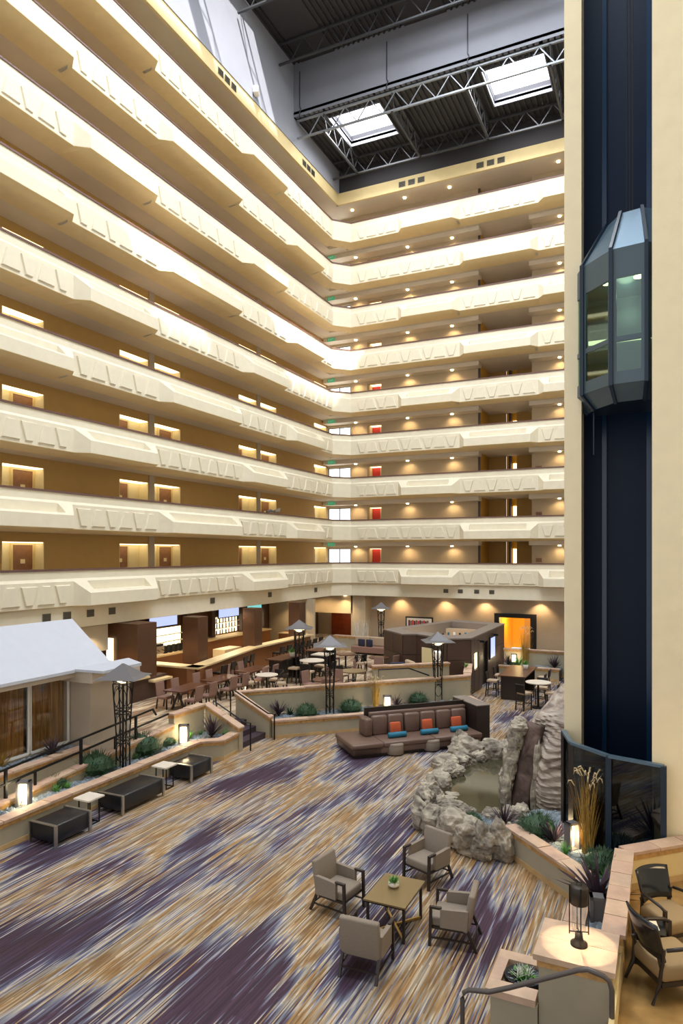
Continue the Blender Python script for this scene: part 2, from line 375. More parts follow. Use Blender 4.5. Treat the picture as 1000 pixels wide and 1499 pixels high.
# raised trapezoids
def trap(wt, wb, h=.64, t=.055):
    # local: run along +u(x), out = -y ; z up
    mb = MB()
    b = [(-wb/2,0,0),(wb/2,0,0),(wt/2,0,h),(-wt/2,0,h)]; e = .02
    f = [(-wb/2+e,-t,e),(wb/2-e,-t,e),(wt/2-e,-t,h-e),(-wt/2+e,-t,h-e)]
    mb.add(b+f, [(0,1,2,3),(4,5,6,7),(0,1,5,4),(1,2,6,5),(2,3,7,6),(3,0,4,7)]); return mb
TR = [trap(.66,.30).mesh('raised_panel', M['cream']), trap(.32,.70).mesh('raised_panel', M['cream'])]
def orn_intervals(bays, lo, hi):
    r = []; c = lo
    for a, b in bays:
        if a > c: r.append((c, a))
        c = b
    if c < hi: r.append((c, hi))
    return r
for k in range(9):
    z = RZ(k); odd = k % 2 == 0
    T = thing('balcony', f'{ORD[k]} cream balcony level wrapping the left and back atrium walls', 'balcony', group='atrium balcony levels')
    L_, B_ = (LO, BO) if odd else (LE, BE)
    rows = [[place('L', s, o_, z+dz) for o_, dz in prof(kd)] for s, kd in stations(L_, 10.0 if odd else 9.6, 39.0)]
    rows.append([cornerpt(0, o_, z+dz) for o_, dz in prof('o')]); rows.append([cornerpt(1, o_, z+dz) for o_, dz in prof('o')])
    rows += [[place('B', s, o_, z+dz) for o_, dz in prof(kd)] for s, kd in stations(B_, -17.9, -1.6)]
    loft(rows).build('parapet', M['cream'], T)
    # underside lip
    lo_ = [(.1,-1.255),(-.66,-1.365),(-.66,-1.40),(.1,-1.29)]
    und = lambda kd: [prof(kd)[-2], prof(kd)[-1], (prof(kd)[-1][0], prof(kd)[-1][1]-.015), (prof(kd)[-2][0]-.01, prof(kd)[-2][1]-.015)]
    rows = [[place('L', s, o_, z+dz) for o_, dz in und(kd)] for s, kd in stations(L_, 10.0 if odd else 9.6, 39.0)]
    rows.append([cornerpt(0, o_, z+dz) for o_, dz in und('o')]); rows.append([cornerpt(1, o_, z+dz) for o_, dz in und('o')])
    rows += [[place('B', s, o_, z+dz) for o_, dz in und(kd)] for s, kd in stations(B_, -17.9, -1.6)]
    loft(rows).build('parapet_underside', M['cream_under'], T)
    # hand rail cap
    cp = [(-.18,0),(.04,0),(.04,.07),(-.18,.07)]
    rows = [[place('L', 10, a, z+b) for a, b in cp],[cornerpt(0,a,z+b) for a,b in cp],[cornerpt(1,a,z+b) for a,b in cp],[place('B',-1.6,a,z+b) for a,b in cp]]
    loft(rows).build('handrail', M['rail'], T)
    # walkway slab
    sl = MB(); sl.box(-20.9, 9.6, z-1.36, -19.9, 40.9, z-1.07); sl.box(-20.9, 40.9, z-1.36, -1.6, 42.0, z-1.07); sl.box(-19.9,40.3,z-1.36,-18.9,40.9,z-1.07)
    sl.box(-10.34, 42.0, z-1.36, -7.16, 44.4, z-1.07)
    sl.build('walkway_slab', M['soffit'], T)
    # raised trapezoids
    for run, bays, lo, hi in (('L', L_, 10.0, 39.2), ('B', B_, -18.0, -1.8)):
        for a, b in orn_intervals(bays, lo, hi):
            n = max(1, round((b-a-.3)/.72)); st = (b-a-.3)/n
            for i in range(n):
                s = a+.15+st*(i+.5); me = TR[i % 2]
                if run == 'B' and s > -5.2: continue
                q = link('raised_panel', me, T, place(run, s, .101, z-1.14), PI/2 if run == 'L' else 0)
# ------------------------------------------------------------------ left corridor wall with door recesses
ALC = [(14.3,16.1,0),(16.5,18.3,1),(22.2,24.0,0),(24.4,26.25,1),(31.2,33.0,0),(33.4,35.2,1),(40.05,41.85,0)]
wl = MB(); li = MB(); zt = RZ(8)+1.5
ys = [8]+[v for a in ALC for v in a[:2]]+[42.2]
for i in range(0, len(ys), 2): wl.box(-21.7, ys[i], RZ(0)-1.07, -20.9, ys[i+1], zt)
for k in range(9):
    z = RZ(k)
    for a, b, _ in ALC: wl.box(-21.7, a, z+1.04, -20.9, b, z+1.68 if k < 8 else zt)
WL = struct(wl.build('wall_left', M['ochre']))
for k in range(9):
    z = RZ(k)
    for a, b, _ in ALC:
        li.box(-21.6, a, z-1.07, -21.4, b, z+1.04); li.box(-21.4, a, z-1.07, -20.895, a+.02, z+1.04); li.box(-21.4, b-.02, z-1.07, -20.895, b, z+1.04)
li.build('recess_lining', M['lining'], WL)
pn = MB()
for a, b in ((24.02,24.38),(33.02,33.38)): pn.box(-20.92, a, RZ(0)-1.07, -20.86, b, zt)
pn.build('pilaster', M['taupe'], WL)
dn = 0
dm = MB().box(-21.4,0,0,-21.36,.86,2.0).mesh('door', M['doorwood'])
fm = MB().box(-21.4,-.09,0,-21.34,0,2.09).box(-21.4,.86,0,-21.34,.95,2.09).box(-21.4,0,2.0,-21.34,.86,2.09).mesh('door_frame', M['trimcream'])
pm = MB().box(-21.36,.33,1.32,-21.34,.52,1.48).mesh('number_plate', M['plate'])
hm = MB().box(-21.36,.76,.95,-21.30,.80,1.1).mesh('door_handle', M['chrome'])
gm = MB().box(-21.38,.04,0,-20.93,1.76,.03).mesh('ceiling_light', M['glow'])
sm = MB().box(-21.0,-.012,1.28,-20.95+.12,0,1.55).mesh('wall_sign', M['plate'])
for k in range(8):
    z = RZ(k)-1.07
    for i, (a, b, side) in enumerate(ALC):
        dn += 1; y = a+.12 if side == 0 else b-.98
        if side == 0 : y = a+.12
        d = struct(link(f'door_{dn}', dm, None, (0,y,z))); link('door_frame', fm, d); link('number_plate', pm, d); link('door_handle', hm, d)
        g = link('ceiling_light', gm, None, (0,a+.02,z+2.075))
        tag(g, f'warm light panel over the {["first","second","third","fourth","fifth","sixth","last"][i]} door recess, {ORD[k]} balcony, left wall', 'ceiling light', 'door recess lights')
# top soffit and wall over it
o = MB(); o.box(-20.9,9,28.88,-19.2,42,29.3); o.box(-19.2,40.1,28.88,-1.6,45,29.3); struct(o.build('ceiling_gallery', M['soffit']))
o = MB(); o.box(-19.3,9,28.86,-19.15,40.2,29.6); o.box(-19.3,40.05,28.86,-1.6,40.2,29.6); o.build('trim_1', M['fascia']); struct(bpy.data.objects['trim_1'])
# ------------------------------------------------------------------ back corridor wall
wb = MB(); Y0, Y1 = 42.0, 42.4; zb = RZ(0)-1.07
def wallx(x0, x1, z0, z1): wb.box(x0, Y0, z0, x1, Y1, z1)
wallx(-19.15,-17.9,zb,zt); wallx(-16.9,-10.34,zb,zt); wallx(-7.16,-1.6,zb,zt); wallx(-22,-20.87,zb,zt)
for k in range(9):
    z = RZ(k); wallx(-20.87,-19.15,z+.97,z+1.68); wallx(-17.9,-16.9,z+.97,z+1.68); wallx(-20.87,-19.15,z-1.08,z-.95)
WB = struct(wb.build('wall_back', M['tan']))
rb = MB(); rb.box(-17.95,42.9,zb,-16.85,43,zt); rb.box(-17.95,42.4,zb,-17.9,42.9,zt); rb.box(-16.9,42.4,zb,-16.85,42.9,zt)
rb.build('recess_lining', M['lining'], WB)
lb = MB(); lb.box(-10.4,44.3,zb,-9.2,44.5,zt); lb.box(-8.5,44.3,zb,-7.1,44.5,zt); lb.box(-10.45,42.4,zb,-10.34,44.4,zt); lb.box(-7.16,42.4,zb,-7.05,44.4,zt)
lb.build('lift_lobby_wall', M['ochre'], WB)
ll = MB(); ll.box(-9.2,44.6,zb,-8.5,44.7,zt); ll.build('far_corridor_wall', M['yellowwall'], WB)
ly = MB(); ly.box(-10.34,42.1,zb,-10.3,44.3,zt); ly.build('yellow_lit_side_wall', M['yellowlit'], WB)  # yellow light on the side wall put into this lining's colour
ly = MB(); ly.box(-10.42,41.97,zb,-10.3,42.1,zt).box(-9.0,44.25,zb,-8.85,44.6,zt); ly.build('dark_jamb', M['kiosk'], WB)
bh = MB()
for k in range(8):
    z = RZ(k)+1.39
    bh.box(-20.8,41.2,z-.27,-10.2,42.0,z); bh.box(-7.2,41.2,z-.27,-1.7,42.0,z)
bh.build('bulkhead', M['soffit'], WB)
wn_m = MB().box(0,0,0,1.68,.03,1.92).mesh('window_pane', M['coolglow'])
wf_m = MB().box(-.03,-.05,0,.05,.05,1.95).box(.82,-.05,0,.87,.05,1.95).box(1.64,-.05,0,1.72,.05,1.95).box(0,-.05,1.88,1.7,.05,1.97).box(0,-.05,0,1.7,.05,.06).mesh('window_frame', M['grille'])
rd_m = MB().box(-.02,0,0,.02,.9,2.0).box(.02,.1,.9,.03,.7,1.6).mesh('door', M['red'])
for k in range(9):
    z = RZ(k)-1.07
    wv = struct(link(f'window_{k+1}', wn_m, None, (-20.86,42.2,z+.11))); link('window_frame', wf_m, wv, (0,-.03,0))
    dn += 1; struct(link(f'door_{dn}', MB().box(0,0,0,.55,.05,2.0).mesh('door', M['red']), None, (-17.87,42.84,z)))
for k in range(8):
    g = MB().box(-17.85,42.42,0,-16.95,42.85,.03).build('ceiling_light', M['glow'], None, loc=(0,0,RZ(k)+.93)); tag(g, f'white light strip in the red door recess, {ORD[k]} balcony, back wall', 'ceiling light', 'red recess lights')
    if k < 4:
        g = MB().box(-8.78,0,0,-8.4,.04,2.0).build('lit_lobby_panel', M['glow'], None, loc=(0,44.55,RZ(k)-1.07)); tag(g, f'bright lit panel deep in the lift lobby, {ORD[k]} balcony', 'light', 'lit lift lobby panels')  # lit door panel, its brightness put in as glow
SX = [-18.55,-14.9,-11.96,-5.5]
cm = MB().lathe([(.09,0),(.09,.06),(.05,.06)], n=12).mesh('downlight', M['glow2'])
WHR = ['beside the window', 'right of the red door', 'left of the lift lobby', 'right of the lift lobby']
for k in range(9):
    z = RZ(k)
    for i, x in enumerate(SX):
        zz = z+1.06 if k < 8 else 28.81
        g = link('downlight', cm, None, (x, 41.55 if k < 8 else 41.0, zz)); tag(g, f'small warm downlight {WHR[i]}, {ORD[k]} balcony, back wall', 'light', 'back corridor downlights')
        lamp('downlight_lamp', 'SPOT', (x, 41.6 if k < 8 else 41.0, zz-.03), 36, WARM, .04, direction=(0,.25,-1), spot=2.5, blend=.8)
# signs
ex = bpy.data.curves.new('sign_letters', 'FONT'); ex.body = 'EXIT'; ex.size = .2; ex.align_x = 'CENTER'; ex.align_y = 'CENTER'; ex.extrude = .002; ex.materials.append(M['white']); _t = bpy.data.objects.new('sign_letters', ex); ex = bpy.data.meshes.new_from_object(_t); bpy.data.objects.remove(_t)
em = MB().box(-.28,-.02,-.11,.28,.02,.11).mesh('exit_sign', M['green'])
nm = MB().box(-.22,-.02,-.32,.22,0,.32).mesh('wall_sign', M['taupe']); nm2 = MB().box(-.17,-.03,.02,.17,-.02,.26).box(-.17,-.03,-.26,.17,-.02,-.04).mesh('sign_panel', M['pinkfab'])
for k in range(9):
    z = RZ(k)
    if k < 8:
        g = link('exit_sign', em, None, (-20.2,41.18,z+1.24)); tag(g, f'small green EXIT sign over the corner window, {ORD[k]} balcony', 'sign', 'green exit signs')
        t = link('sign_letters', ex, g, (0,-.024,0)); t.rotation_euler = (PI/2,0,0)
    if k < 6:
        g = link('wall_sign', nm, None, (-6.75,42.0,z+.1)); tag(g, f'brown wall sign right of the lift lobby, {ORD[k]} balcony', 'sign', 'brown wall signs'); link('sign_panel', nm2, g)
# ------------------------------------------------------------------ band under the lowest balcony, gallery ceiling
bd = [(.04,3.52),(.04,4.36),(-.3,4.36),(-.3,3.52)]
rows = [[(-19.24+a-.1,9,b) for a,b in bd],[(-19.34+a,39.35,b) for a,b in bd],[(-18.3,40.4-a,b) for a,b in bd],[(-1.6,40.4-a,b) for a,b in bd]]
struct(loft(rows).build('trim_2', M['cream']))
o = MB(); o.box(-22.6,9,3.54,-19.5,42,4.2); o.box(-19.5,40.55,3.54,-1.6,43,4.2); struct(o.build('ceiling_ground', M['soffit']))
o = MB(); o.box(-22.6,14,0,-22.2,44,3.5); struct(o.build('wall_left_ground', M['brownwall']))
gw = MB(); gw.box(-17.8,41.8,0,-9.2,42.1,3.5); gw.box(-7.0,41.8,0,-1,42.1,3.5); gw.box(-9.2,41.8,2.55,-7.0,42.1,3.5); gw.box(-22.5,43.2,0,-17.6,43.4,3.5); gw.box(-17.8,41.8,0,-17.6,43.3,3.5)
struct(gw.build('wall_back_ground', M['taupe']))
# header over the timber door recess
o = MB(); o.box(-22.2,40.7,2.3,-18.4,41.1,3.5); o.box(-18.5,40.7,.55,-17.5,41.9,3.5); struct(o.build('wall_recess', M['tan']))
# unseen right side wall, added to block the sun (behind the lift shaft)
o = MB(); o.box(8,-22,0,8.3,44,34.5); struct(o.build('wall_right_sunblock', M['cream']))
# ------------------------------------------------------------------ roof
gwm = MB(); gwm.box(-19.5,8,29.6,-19.1,40.3,34.3); struct(gwm.build('wall_left_upper', M['palegrey']))
o = MB(); o.box(-19.3,40.15,29.6,8,40.5,31.3); struct(o.build('wall_back_upper', M['deck']))
o = MB(); o.box(-19.1,34.1,31.1,8,34.3,34.3); struct(o.build('wall_monitor', M['greywall']))
def corr(x0, x1, y0, y1, z, pitch=.3, d=.09):
    mb = MB(); x = x0; xs = []
    while x < x1-1e-6:
        for dx, h in ((0,0),(.3,0),(.4,1),(.9,1)):
            xx = x+dx*pitch
            if xx < x1: xs.append((xx, z+h*d))
        x += pitch
    xs.append((x1, z))
    for xx, zz in xs: mb.v += [(xx,y0,zz),(xx,y1,zz)]
    for i in range(len(xs)-1): mb.f.append((2*i,2*i+1,2*i+3,2*i+2))
    return mb
SKY = [(-17.25,-14.2),(-8.5,-5.4)]
lr = MB()
for x0, x1, y0, y1 in ((-19.1,-17.25,34.1,40.2),(-14.2,-8.5,34.1,40.2),(-5.4,8,34.1,40.2),(-17.25,-14.2,34.1,35),(-17.25,-14.2,38,40.2),(-8.5,-5.4,34.1,35),(-8.5,-5.4,38,40.2)):
    c = corr(x0,x1,y0,y1,31.1); lr.add(c.v, c.f); lr.box(x0,y0,31.25,x1,y1,31.4)
struct(lr.build('ceiling_low_roof', M['deck']))
for i, (a, b) in enumerate(SKY):
    t = thing('skylight', f'square white skylight in the dark low roof, {["left","right"][i]} one', 'skylight', group='low roof skylights')
    f = MB(); f.box(a-.05,34.95,31.08,a,38.05,31.8); f.box(b,34.95,31.08,b+.05,38.05,31.8); f.box(a,34.95,31.08,b,35,31.8); f.box(a,38,31.08,b,38.05,31.8)
    f.build('skylight_well', M['greywall'], t)
    p = MB(); p.box(a,35,31.74,b,38,31.78); p.build('skylight_pane', M['skyglass'], t)
# high roof with skylight openings
HX = [(-18.6,-16.6),(-12.4,-10.2)]; HYS = [[(11.5,17),(17.8,22.4),(23.2,29.2)],[(11,14.5),(22,31)]]
hr = MB(); xs = [-19.1]+[v for a in HX for v in a]+[8.3]; 
for i in range(0, len(xs), 2):
    c = corr(xs[i],xs[i+1],-22,34.1,34.1,.3,.09); hr.add(c.v,c.f); hr.box(xs[i],-22,34.25,xs[i+1],34.3,34.4)
for (a, b), HY in zip(HX, HYS):
    ye = [-22]+[v for q in HY for v in q]+[34.1]
    for i in range(0, len(ye), 2):
        hr.box(a,ye[i],34.1,b,ye[i+1],34.4)
struct(hr.build('ceiling_high_roof', M['deck']))
def truss(label, p, q, depth, n, m, ch=.09, wb_=.045, grp='roof trusses'):
    t = thing('roof_truss', label, 'roof truss', group=grp)
    p = Vector(p); q = Vector(q); dn_ = Vector((0,0,-depth))
    MB().bar(p,q,ch*1.3,ch).build('top_chord', m, t); MB().bar(p+dn_,q+dn_,ch*1.3,ch).build('bottom_chord', m, t)
    for i in range(n):
        a = p.lerp(q,i/n); b = p.lerp(q,(i+.5)/n); c = p.lerp(q,(i+1)/n)
        MB().bar(a,b+dn_,wb_).build('web_bar', m, t); MB().bar(b+dn_,c,wb_).build('web_bar', m, t)
    return t
truss('bright steel roof truss hung under the foot of the grey monitor wall', (-19,34.35,31.0),(-1,34.35,31.0),1.0,12,M['steel'])
truss('steel roof truss just in front of the dark back wall band', (-19,39.05,31.0),(-1,39.05,31.0),1.0,12,M['steeldark'])
for i, x in enumerate((-17.3,-13.2,-9.1,-5.0)):
    truss(f'short steel cross joist under the low roof, {["first","second","third","fourth"][i]} from the left wall', (x,34.3,31.0),(x,39.1,31.0),1.0,4,M['steeldark'])
for i, y in enumerate((24.2,28.3,32.3)):
    truss(f'dark truss under the high roof, {["nearest the camera","middle","nearest the grey monitor wall"][i]}', (-19,y,34.0),(-1,y,34.0),1.1,12,M['steeldark'])
for i, x in enumerate((-18.7,-13.4,-9.0)):
    t = MB(); t.tube([(x,34.08,33.6),(x,34.08,31.6),(x+.08,34.06,31.45),(x,34.06,31.25),(x,34.06,31.0)],.03,6)
    tag(t.build('conduit', M['steeldark']), f'thin steel conduit hanging on the grey monitor wall, {["left","middle","right"][i]} of three', 'pipe', 'monitor wall conduits')
# floodlight on the fascia
t = thing('floodlight', 'white floodlight on the left fascia below the grey upper wall', 'light', (-18.95,29.9,30.0), .4)
MB().rbox(-.14,-.22,-.16,.14,.22,.16,.03).build('lamp_body', M['white'], t); MB().box(.14,-.19,-.13,.155,.19,.13).build('lamp_lens', M['clearglass'], t)
MB().tube([(-.2,0,-.35),(-.15,0,-.1)],.02,6).build('bracket', M['blackmetal'], t)
# vent grilles: trios on the top fascia, singles in the low band
gr = MB().box(-.22,-.02,-.17,.22,.0,.17).mesh('vent_grille', M['grille'])
gs = MB()
for i in range(5): gs.box(-.19,-.035,-.14+.06*i,.19,-.02,-.11+.06*i)
gs = gs.mesh('louvre', M['grille_dark'])
def grille(x, y, z, rz, label, group, s=1):
    g = link('vent_grille', gr, None, (x,y,z), rz); tag(g, label, 'vent', group); link('louvre', gs, g); g.scale = (s,s,s)
for nm_, cy in (('near', 21.3),('middle', 27.6),('far', 36.0)):
    for j, d in enumerate((-.55,0,.55)): grille(-19.145,cy+d,29.2,PI/2,f'vent grille on the left top fascia, {nm_} trio, {["near","centre","far"][j]} one','top fascia vents')
for nm_, cx in (('left', -14.1),('right', -9.2)):
    for j, d in enumerate((-.62,0,.62)): grille(cx+d,40.045,29.2,0,f'vent grille on the back top fascia, {nm_} trio, {["left","centre","right"][j]} one','top fascia vents')
for j, y in enumerate((17.0,17.9,19.0,20.1,26.6,31.8,37.2)): grille(-19.29,y,4.0,PI/2,f'small vent grille in the band under the lowest left balcony, {["first","second","third","fourth","fifth","sixth","seventh"][j]} from the camera','low band vents',.8)
for j, x in enumerate((-12.0,-11.1,-10.1,-9.2)): grille(x,40.355,3.95,0,f'small vent grille in the band under the lowest back balcony, {["first","second","third","fourth"][j]} from the left','low band vents',.7)

# ------------------------------------------------------------------ lift shaft
o = MB(); o.box(-1.93,15.3,0,-1.58,15.8,34.1); struct(o.build('wall_shaft_pier', M['column']))
o = MB(); o.box(-.19,13.6,0,7,14.0,34.1); struct(o.build('wall_shaft_right', M['column']))
o = MB(); o.box(-2.0,17.2,0,1.5,17.4,34.1); o.box(-1.95,15.8,0,-1.75,17.2,34.1); o.box(.55,14,0,.7,17.2,34.1); struct(o.build('wall_shaft_back', M['shaft']))
t = thing('lift_guide_rails', 'dark blue vertical guide rails and cables inside the lift shaft', 'lift rails')
MB().box(-1.3,17.0,0,-1.2,17.2,34).build('guide_rail', M['shaft2'], t); MB().box(-.35,16.9,0,-.2,17.2,34).build('guide_rail', M['shaft2'], t)
MB().box(.15,16.2,0,.25,17.2,34).build('guide_rail', M['shaft2'], t)
for x in (-.72,-.66,-.60): MB().tube([(x,16,12.9),(x,16,34)],.012,5).build('cable', M['steeldark'], t)
# cab
T = thing('lift_cab', 'faceted slate blue glass lift cab hanging in the dark shaft', 'lift', (0,0,0))
V = [(-1.75,15.5),(-1.52,14.98),(-.93,14.35),(-.30,14.26),(.35,14.6)]; cc = Vector((-.55,15.9))
def off(p, d):
    v = Vector(p); return v+(v-cc).normalized()*d
Z0, Z1 = 9.52, 12.16
for i in range(4):
    a, b = Vector(V[i]), Vector(V[i+1]); L = (b-a).length; e = .09/L
    def wallq(s0, s1, z0, z1, mb):
        p = a.lerp(b,s0); q = a.lerp(b,s1); n = Vector((p.y-q.y, q.x-p.x)).normalized()*.05
        mb.hexa([(p.x,p.y,z0),(q.x,q.y,z0),(q.x+n.x,q.y+n.y,z0),(p.x+n.x,p.y+n.y,z0)],[(p.x,p.y,z1),(q.x,q.y,z1),(q.x+n.x,q.y+n.y,z1),(p.x+n.x,p.y+n.y,z1)])
    mb = MB(); wallq(0,e,Z0,Z1,mb); wallq(1-e,1,Z0,Z1,mb); wallq(e,1-e,Z0,Z0+.24,mb); wallq(e,1-e,Z1-.58,Z1,mb); wallq(e,1-e,Z0+.82,Z0+.92,mb)
    mb.build('cab_panel', M['cabmetal'], T)
    g = MB(); p = a.lerp(b,e); q = a.lerp(b,1-e); n = Vector((p.y-q.y,q.x-p.x)).normalized()*.03
    for z0, z1 in ((Z0+.24,Z0+.82),(Z0+.92,Z1-.58)):
        gg = MB(); gg.hexa([(p.x+n.x*.5,p.y+n.y*.5,z0),(q.x+n.x*.5,q.y+n.y*.5,z0),(q.x+n.x,q.y+n.y,z0),(p.x+n.x,p.y+n.y,z0)],[(p.x+n.x*.5,p.y+n.y*.5,z1),(q.x+n.x*.5,q.y+n.y*.5,z1),(q.x+n.x,q.y+n.y,z1),(p.x+n.x,p.y+n.y,z1)])
        gg.build('cab_window', M['cabglass'], T)
    ra, rbb = off(V[i],-.62), off(V[i+1],-.62); fo = MB()
    fo.hexa([(a.x,a.y,Z1),(b.x,b.y,Z1),(b.x*.97,b.y+.2,Z1-.02),(a.x*.97,a.y+.2,Z1-.02)],[(ra.x,ra.y,Z1+.95),(rbb.x,rbb.y,Z1+.95),(rbb.x,rbb.y+.05,Z1+.92),(ra.x,ra.y+.05,Z1+.92)])
    fo.build('roof_panel', M['cabroof'], T)
    sa, sb = off(V[i],-.3), off(V[i+1],-.3); fo = MB()
    fo.hexa([(sa.x,sa.y,Z0-.3),(sb.x,sb.y,Z0-.3),(sb.x,sb.y+.1,Z0-.28),(sa.x,sa.y+.1,Z0-.28)],[(a.x,a.y,Z0),(b.x,b.y,Z0),(b.x,b.y+.1,Z0),(a.x,a.y+.1,Z0)])
    fo.build('skirt_panel', M['cabmetal'], T)
for v in V:
    a = off(v,.03); b = off(v,-.6); c = off(v,-.28)
    MB().bar((a.x,a.y,Z0-.03),(a.x,a.y,Z1+.02),.07).bar((a.x,a.y,Z1),(b.x,b.y,Z1+.97),.06).bar((a.x,a.y,Z0),(c.x,c.y,Z0-.32),.06).build('corner_post', M['cabdark'], T)
mb = MB(); poly = [tuple(off(v,-.06)) for v in V]+[(.4,16.2),(-1.6,16.2)]
mb.prism(poly, Z0+.02, Z0+.08); mb.build('cab_floor', M['cabdark'], T)
mb = MB(); mb.prism(poly, Z1-.4, Z1-.36); mb.build('cab_ceiling', M['cabmetal'], T)
mb = MB(); mb.prism([tuple(off(v,-.3)) for v in V]+[(.3,15.9),(-1.4,15.9)], Z0-.3, Z0-.26); mb.build('cab_underside', M['cabdark'], T)
MB().box(-1.6,16.0,Z0,.4,16.1,Z1).build('cab_back_wall', M['cabmetal'], T)
for z in (Z0+1.28, Z0+.42): MB().box(-1.5,15.93,z,.35,15.99,z+.08).build('corridor_reflection', M['glow'], T)  # glowing strips standing in for corridor reflections in the cab glass
for x, y in ((-1.05,15.0),(-.45,14.9)): MB().lathe([(.1,0),(.1,.02)],(x,y,Z1-.42),12).build('cab_downlight', M['glow2'], T)
lamp('cab_lamp','POINT',(-.7,15.3,Z1-.6),14,(1,.95,.8),.2)
MB().tube([(-1.35,15.5,Z0-1.2),(-1.35,15.5,Z0-.28)],.02,6).build('travelling_cable', M['cabdark'], T)
# glass screen around the lift pit
T = thing('glass_screen', 'dark smoked glass screen with steel top rail around the lift pit', 'glass screen')
GP = [(-1.93,15.2),(-1.67,14.3),(-.93,13.66),(.0,13.42)]
for i in range(3):
    a, b = GP[i], GP[i+1]
    MB().bar((a[0],a[1],1.4),(b[0],b[1],1.4),.02,2.0).build('glass_panel', M['darkglass'], T)
    MB().bar((a[0],a[1],2.43),(b[0],b[1],2.43),.1,.05).build('top_rail', M['cabroof'], T)
for a in GP: MB().box(a[0]-.05,a[1]-.05,0,a[0]+.05,a[1]+.05,2.43).build('post', M['darkwood' if a[0] < -1.5 else 'cabdark'], T)

# ================================================================== PLANTERS AND LOW WALLS
def wall_seg(T, p, q, zb0, zb1, zt0, zt1, t=.22, side=1, stone=.62, cop=True, base=True, m='planterwall', ov=.05, copw=None, cm='coping', bandm='gold'):
    """wall from p to q (outer face line); thickness t towards side; tops zt0->zt1"""
    p = Vector((p[0],p[1])); q = Vector((q[0],q[1])); d = (q-p); L = d.length; u = d/L; n = Vector((-u.y,u.x))*side
    def blk(s0, s1, o0, o1, za, zb):      # za,zb functions of s
        P0 = p+u*s0; P1 = p+u*s1
        b = [(*(P0+n*o0),za(s0)),(*(P1+n*o0),za(s1)),(*(P1+n*o1),za(s1)),(*(P0+n*o1),za(s0))]
        c = [(*(P0+n*o0),zb(s0)),(*(P1+n*o0),zb(s1)),(*(P1+n*o1),zb(s1)),(*(P0+n*o1),zb(s0))]
        return MB().hexa(b,c)
    zt = lambda s: zt0+(zt1-zt0)*s/L
    zb = lambda s: zb0+(zb1-zb0)*s/L
    blk(0,L,0,t,lambda s: zb(s)-.02,lambda s: zt(s)-.05).build('wall_body', M[m], T)
    if base: blk(0,L,-.012,0,zb,lambda s: zb(s)+.11).build('base_tile', M['sand'], T)
    if cop:
        blk(-.01,L+.01,-.02,t+.02,lambda s: zt(s)-.15,lambda s: zt(s)-.05).build('stone_band', M[bandm], T)
        k = max(1, round(L/stone))
        for i in range(k):
            s0 = L*i/k+(.006 if i else -.03); s1 = L*(i+1)/k-(.006 if i < k-1 else -.03); j = random.uniform(-.008,.008)
            w_ = ov+random.uniform(-.01,.01)
            blk(s0,s1,-w_,t+w_,lambda s: zt(s)-.05,lambda s: zt(s)+.005+j).build('coping_stone', M[cm if i%2 else 'coping2'], T)
def pebbles(name, poly, z, n, T, s=(.035,.075)):
    mb = MB(); xs = [p[0] for p in poly]; ys_ = [p[1] for p in poly]; c = 0
    def inside(x, y):
        r = False; j = len(poly)-1
        for i in range(len(poly)):
            if (poly[i][1] > y) != (poly[j][1] > y) and x < (poly[j][0]-poly[i][0])*(y-poly[i][1])/(poly[j][1]-poly[i][1])+poly[i][0]: r = not r
            j = i
        return r
    while c < n:
        x = random.uniform(min(xs),max(xs)); y = random.uniform(min(ys_),max(ys_))
        if not inside(x,y): continue
        c += 1; r = random.uniform(*s); a = random.uniform(0,PI); zz = z+random.uniform(-.01,.02)
        pt = []
        for i in range(5):
            t = a+2*PI*i/5; k_ = random.uniform(.7,1.1)
            pt.append((x+math.cos(t)*r*k_*1.3*math.cos(a)**2+math.cos(t)*r*k_*.6, y+math.sin(t)*r*k_, zz))
        mb.add(pt+[(x+random.uniform(-.01,.01),y,zz+r*.7)], [(i,(i+1)%5,5) for i in range(5)])
    o = mb.build(name, M['pebble'], T); o['kind'] = 'stuff'; return o
def bed(T, poly, z, n):
    MB().prism(poly, z-.15, z-.01).build('gravel_bed', M['soil'], T); pebbles('pebbles', poly, z, n, T)

# front left planter along the ramp
T = thing('planter', 'long low planter with sandstone coping behind the black benches', 'planter')
wall_seg(T,(-12.5,5),(-12.5,16.6),0,0,.62,.62,.22,1)
wall_seg(T,(-12.5,16.6),(-11.95,17.05),0,0,.62,.62,.22,1)
wall_seg(T,(-11.95,17.05),(-12.05,18.0),0,0,.62,.62,.22,1)
bed(T,[(-13.3,5.5),(-12.7,5.5),(-12.7,16.6),(-12.15,17.1),(-12.25,17.9),(-13.25,17.9)],.5,2600)
T = thing('ramp_wall', 'sloping ramp wall with sandstone coping rising behind the long planter', 'wall')
wall_seg(T,(-13.3,5),(-13.3,16.4),0,0,.28,1.09,.2,1,base=False)
wall_seg(T,(-13.3,16.4),(-13.3,17.9),0,0,1.4,1.4,.2,1,base=False)
wall_seg(T,(-13.3,17.95),(-12.0,17.95),0,0,1.4,.79,.2,1,base=False)
# stairs
T = thing('lobby_stairs', 'three plum carpeted steps rising to the dining floor', 'stairs')
for i in range(3):
    MB().box(-13.35,18.15,.0,-12.15-.38*i,19.75,.183*(i+1)).build('step', M['stairdark'], T)
T = thing('stair_wall', 'khaki stair wall with sloping coping on the right of the plum steps', 'wall')
wall_seg(T,(-12.0,19.75),(-13.35,19.75),0,0,.72,1.4,.2,-1)
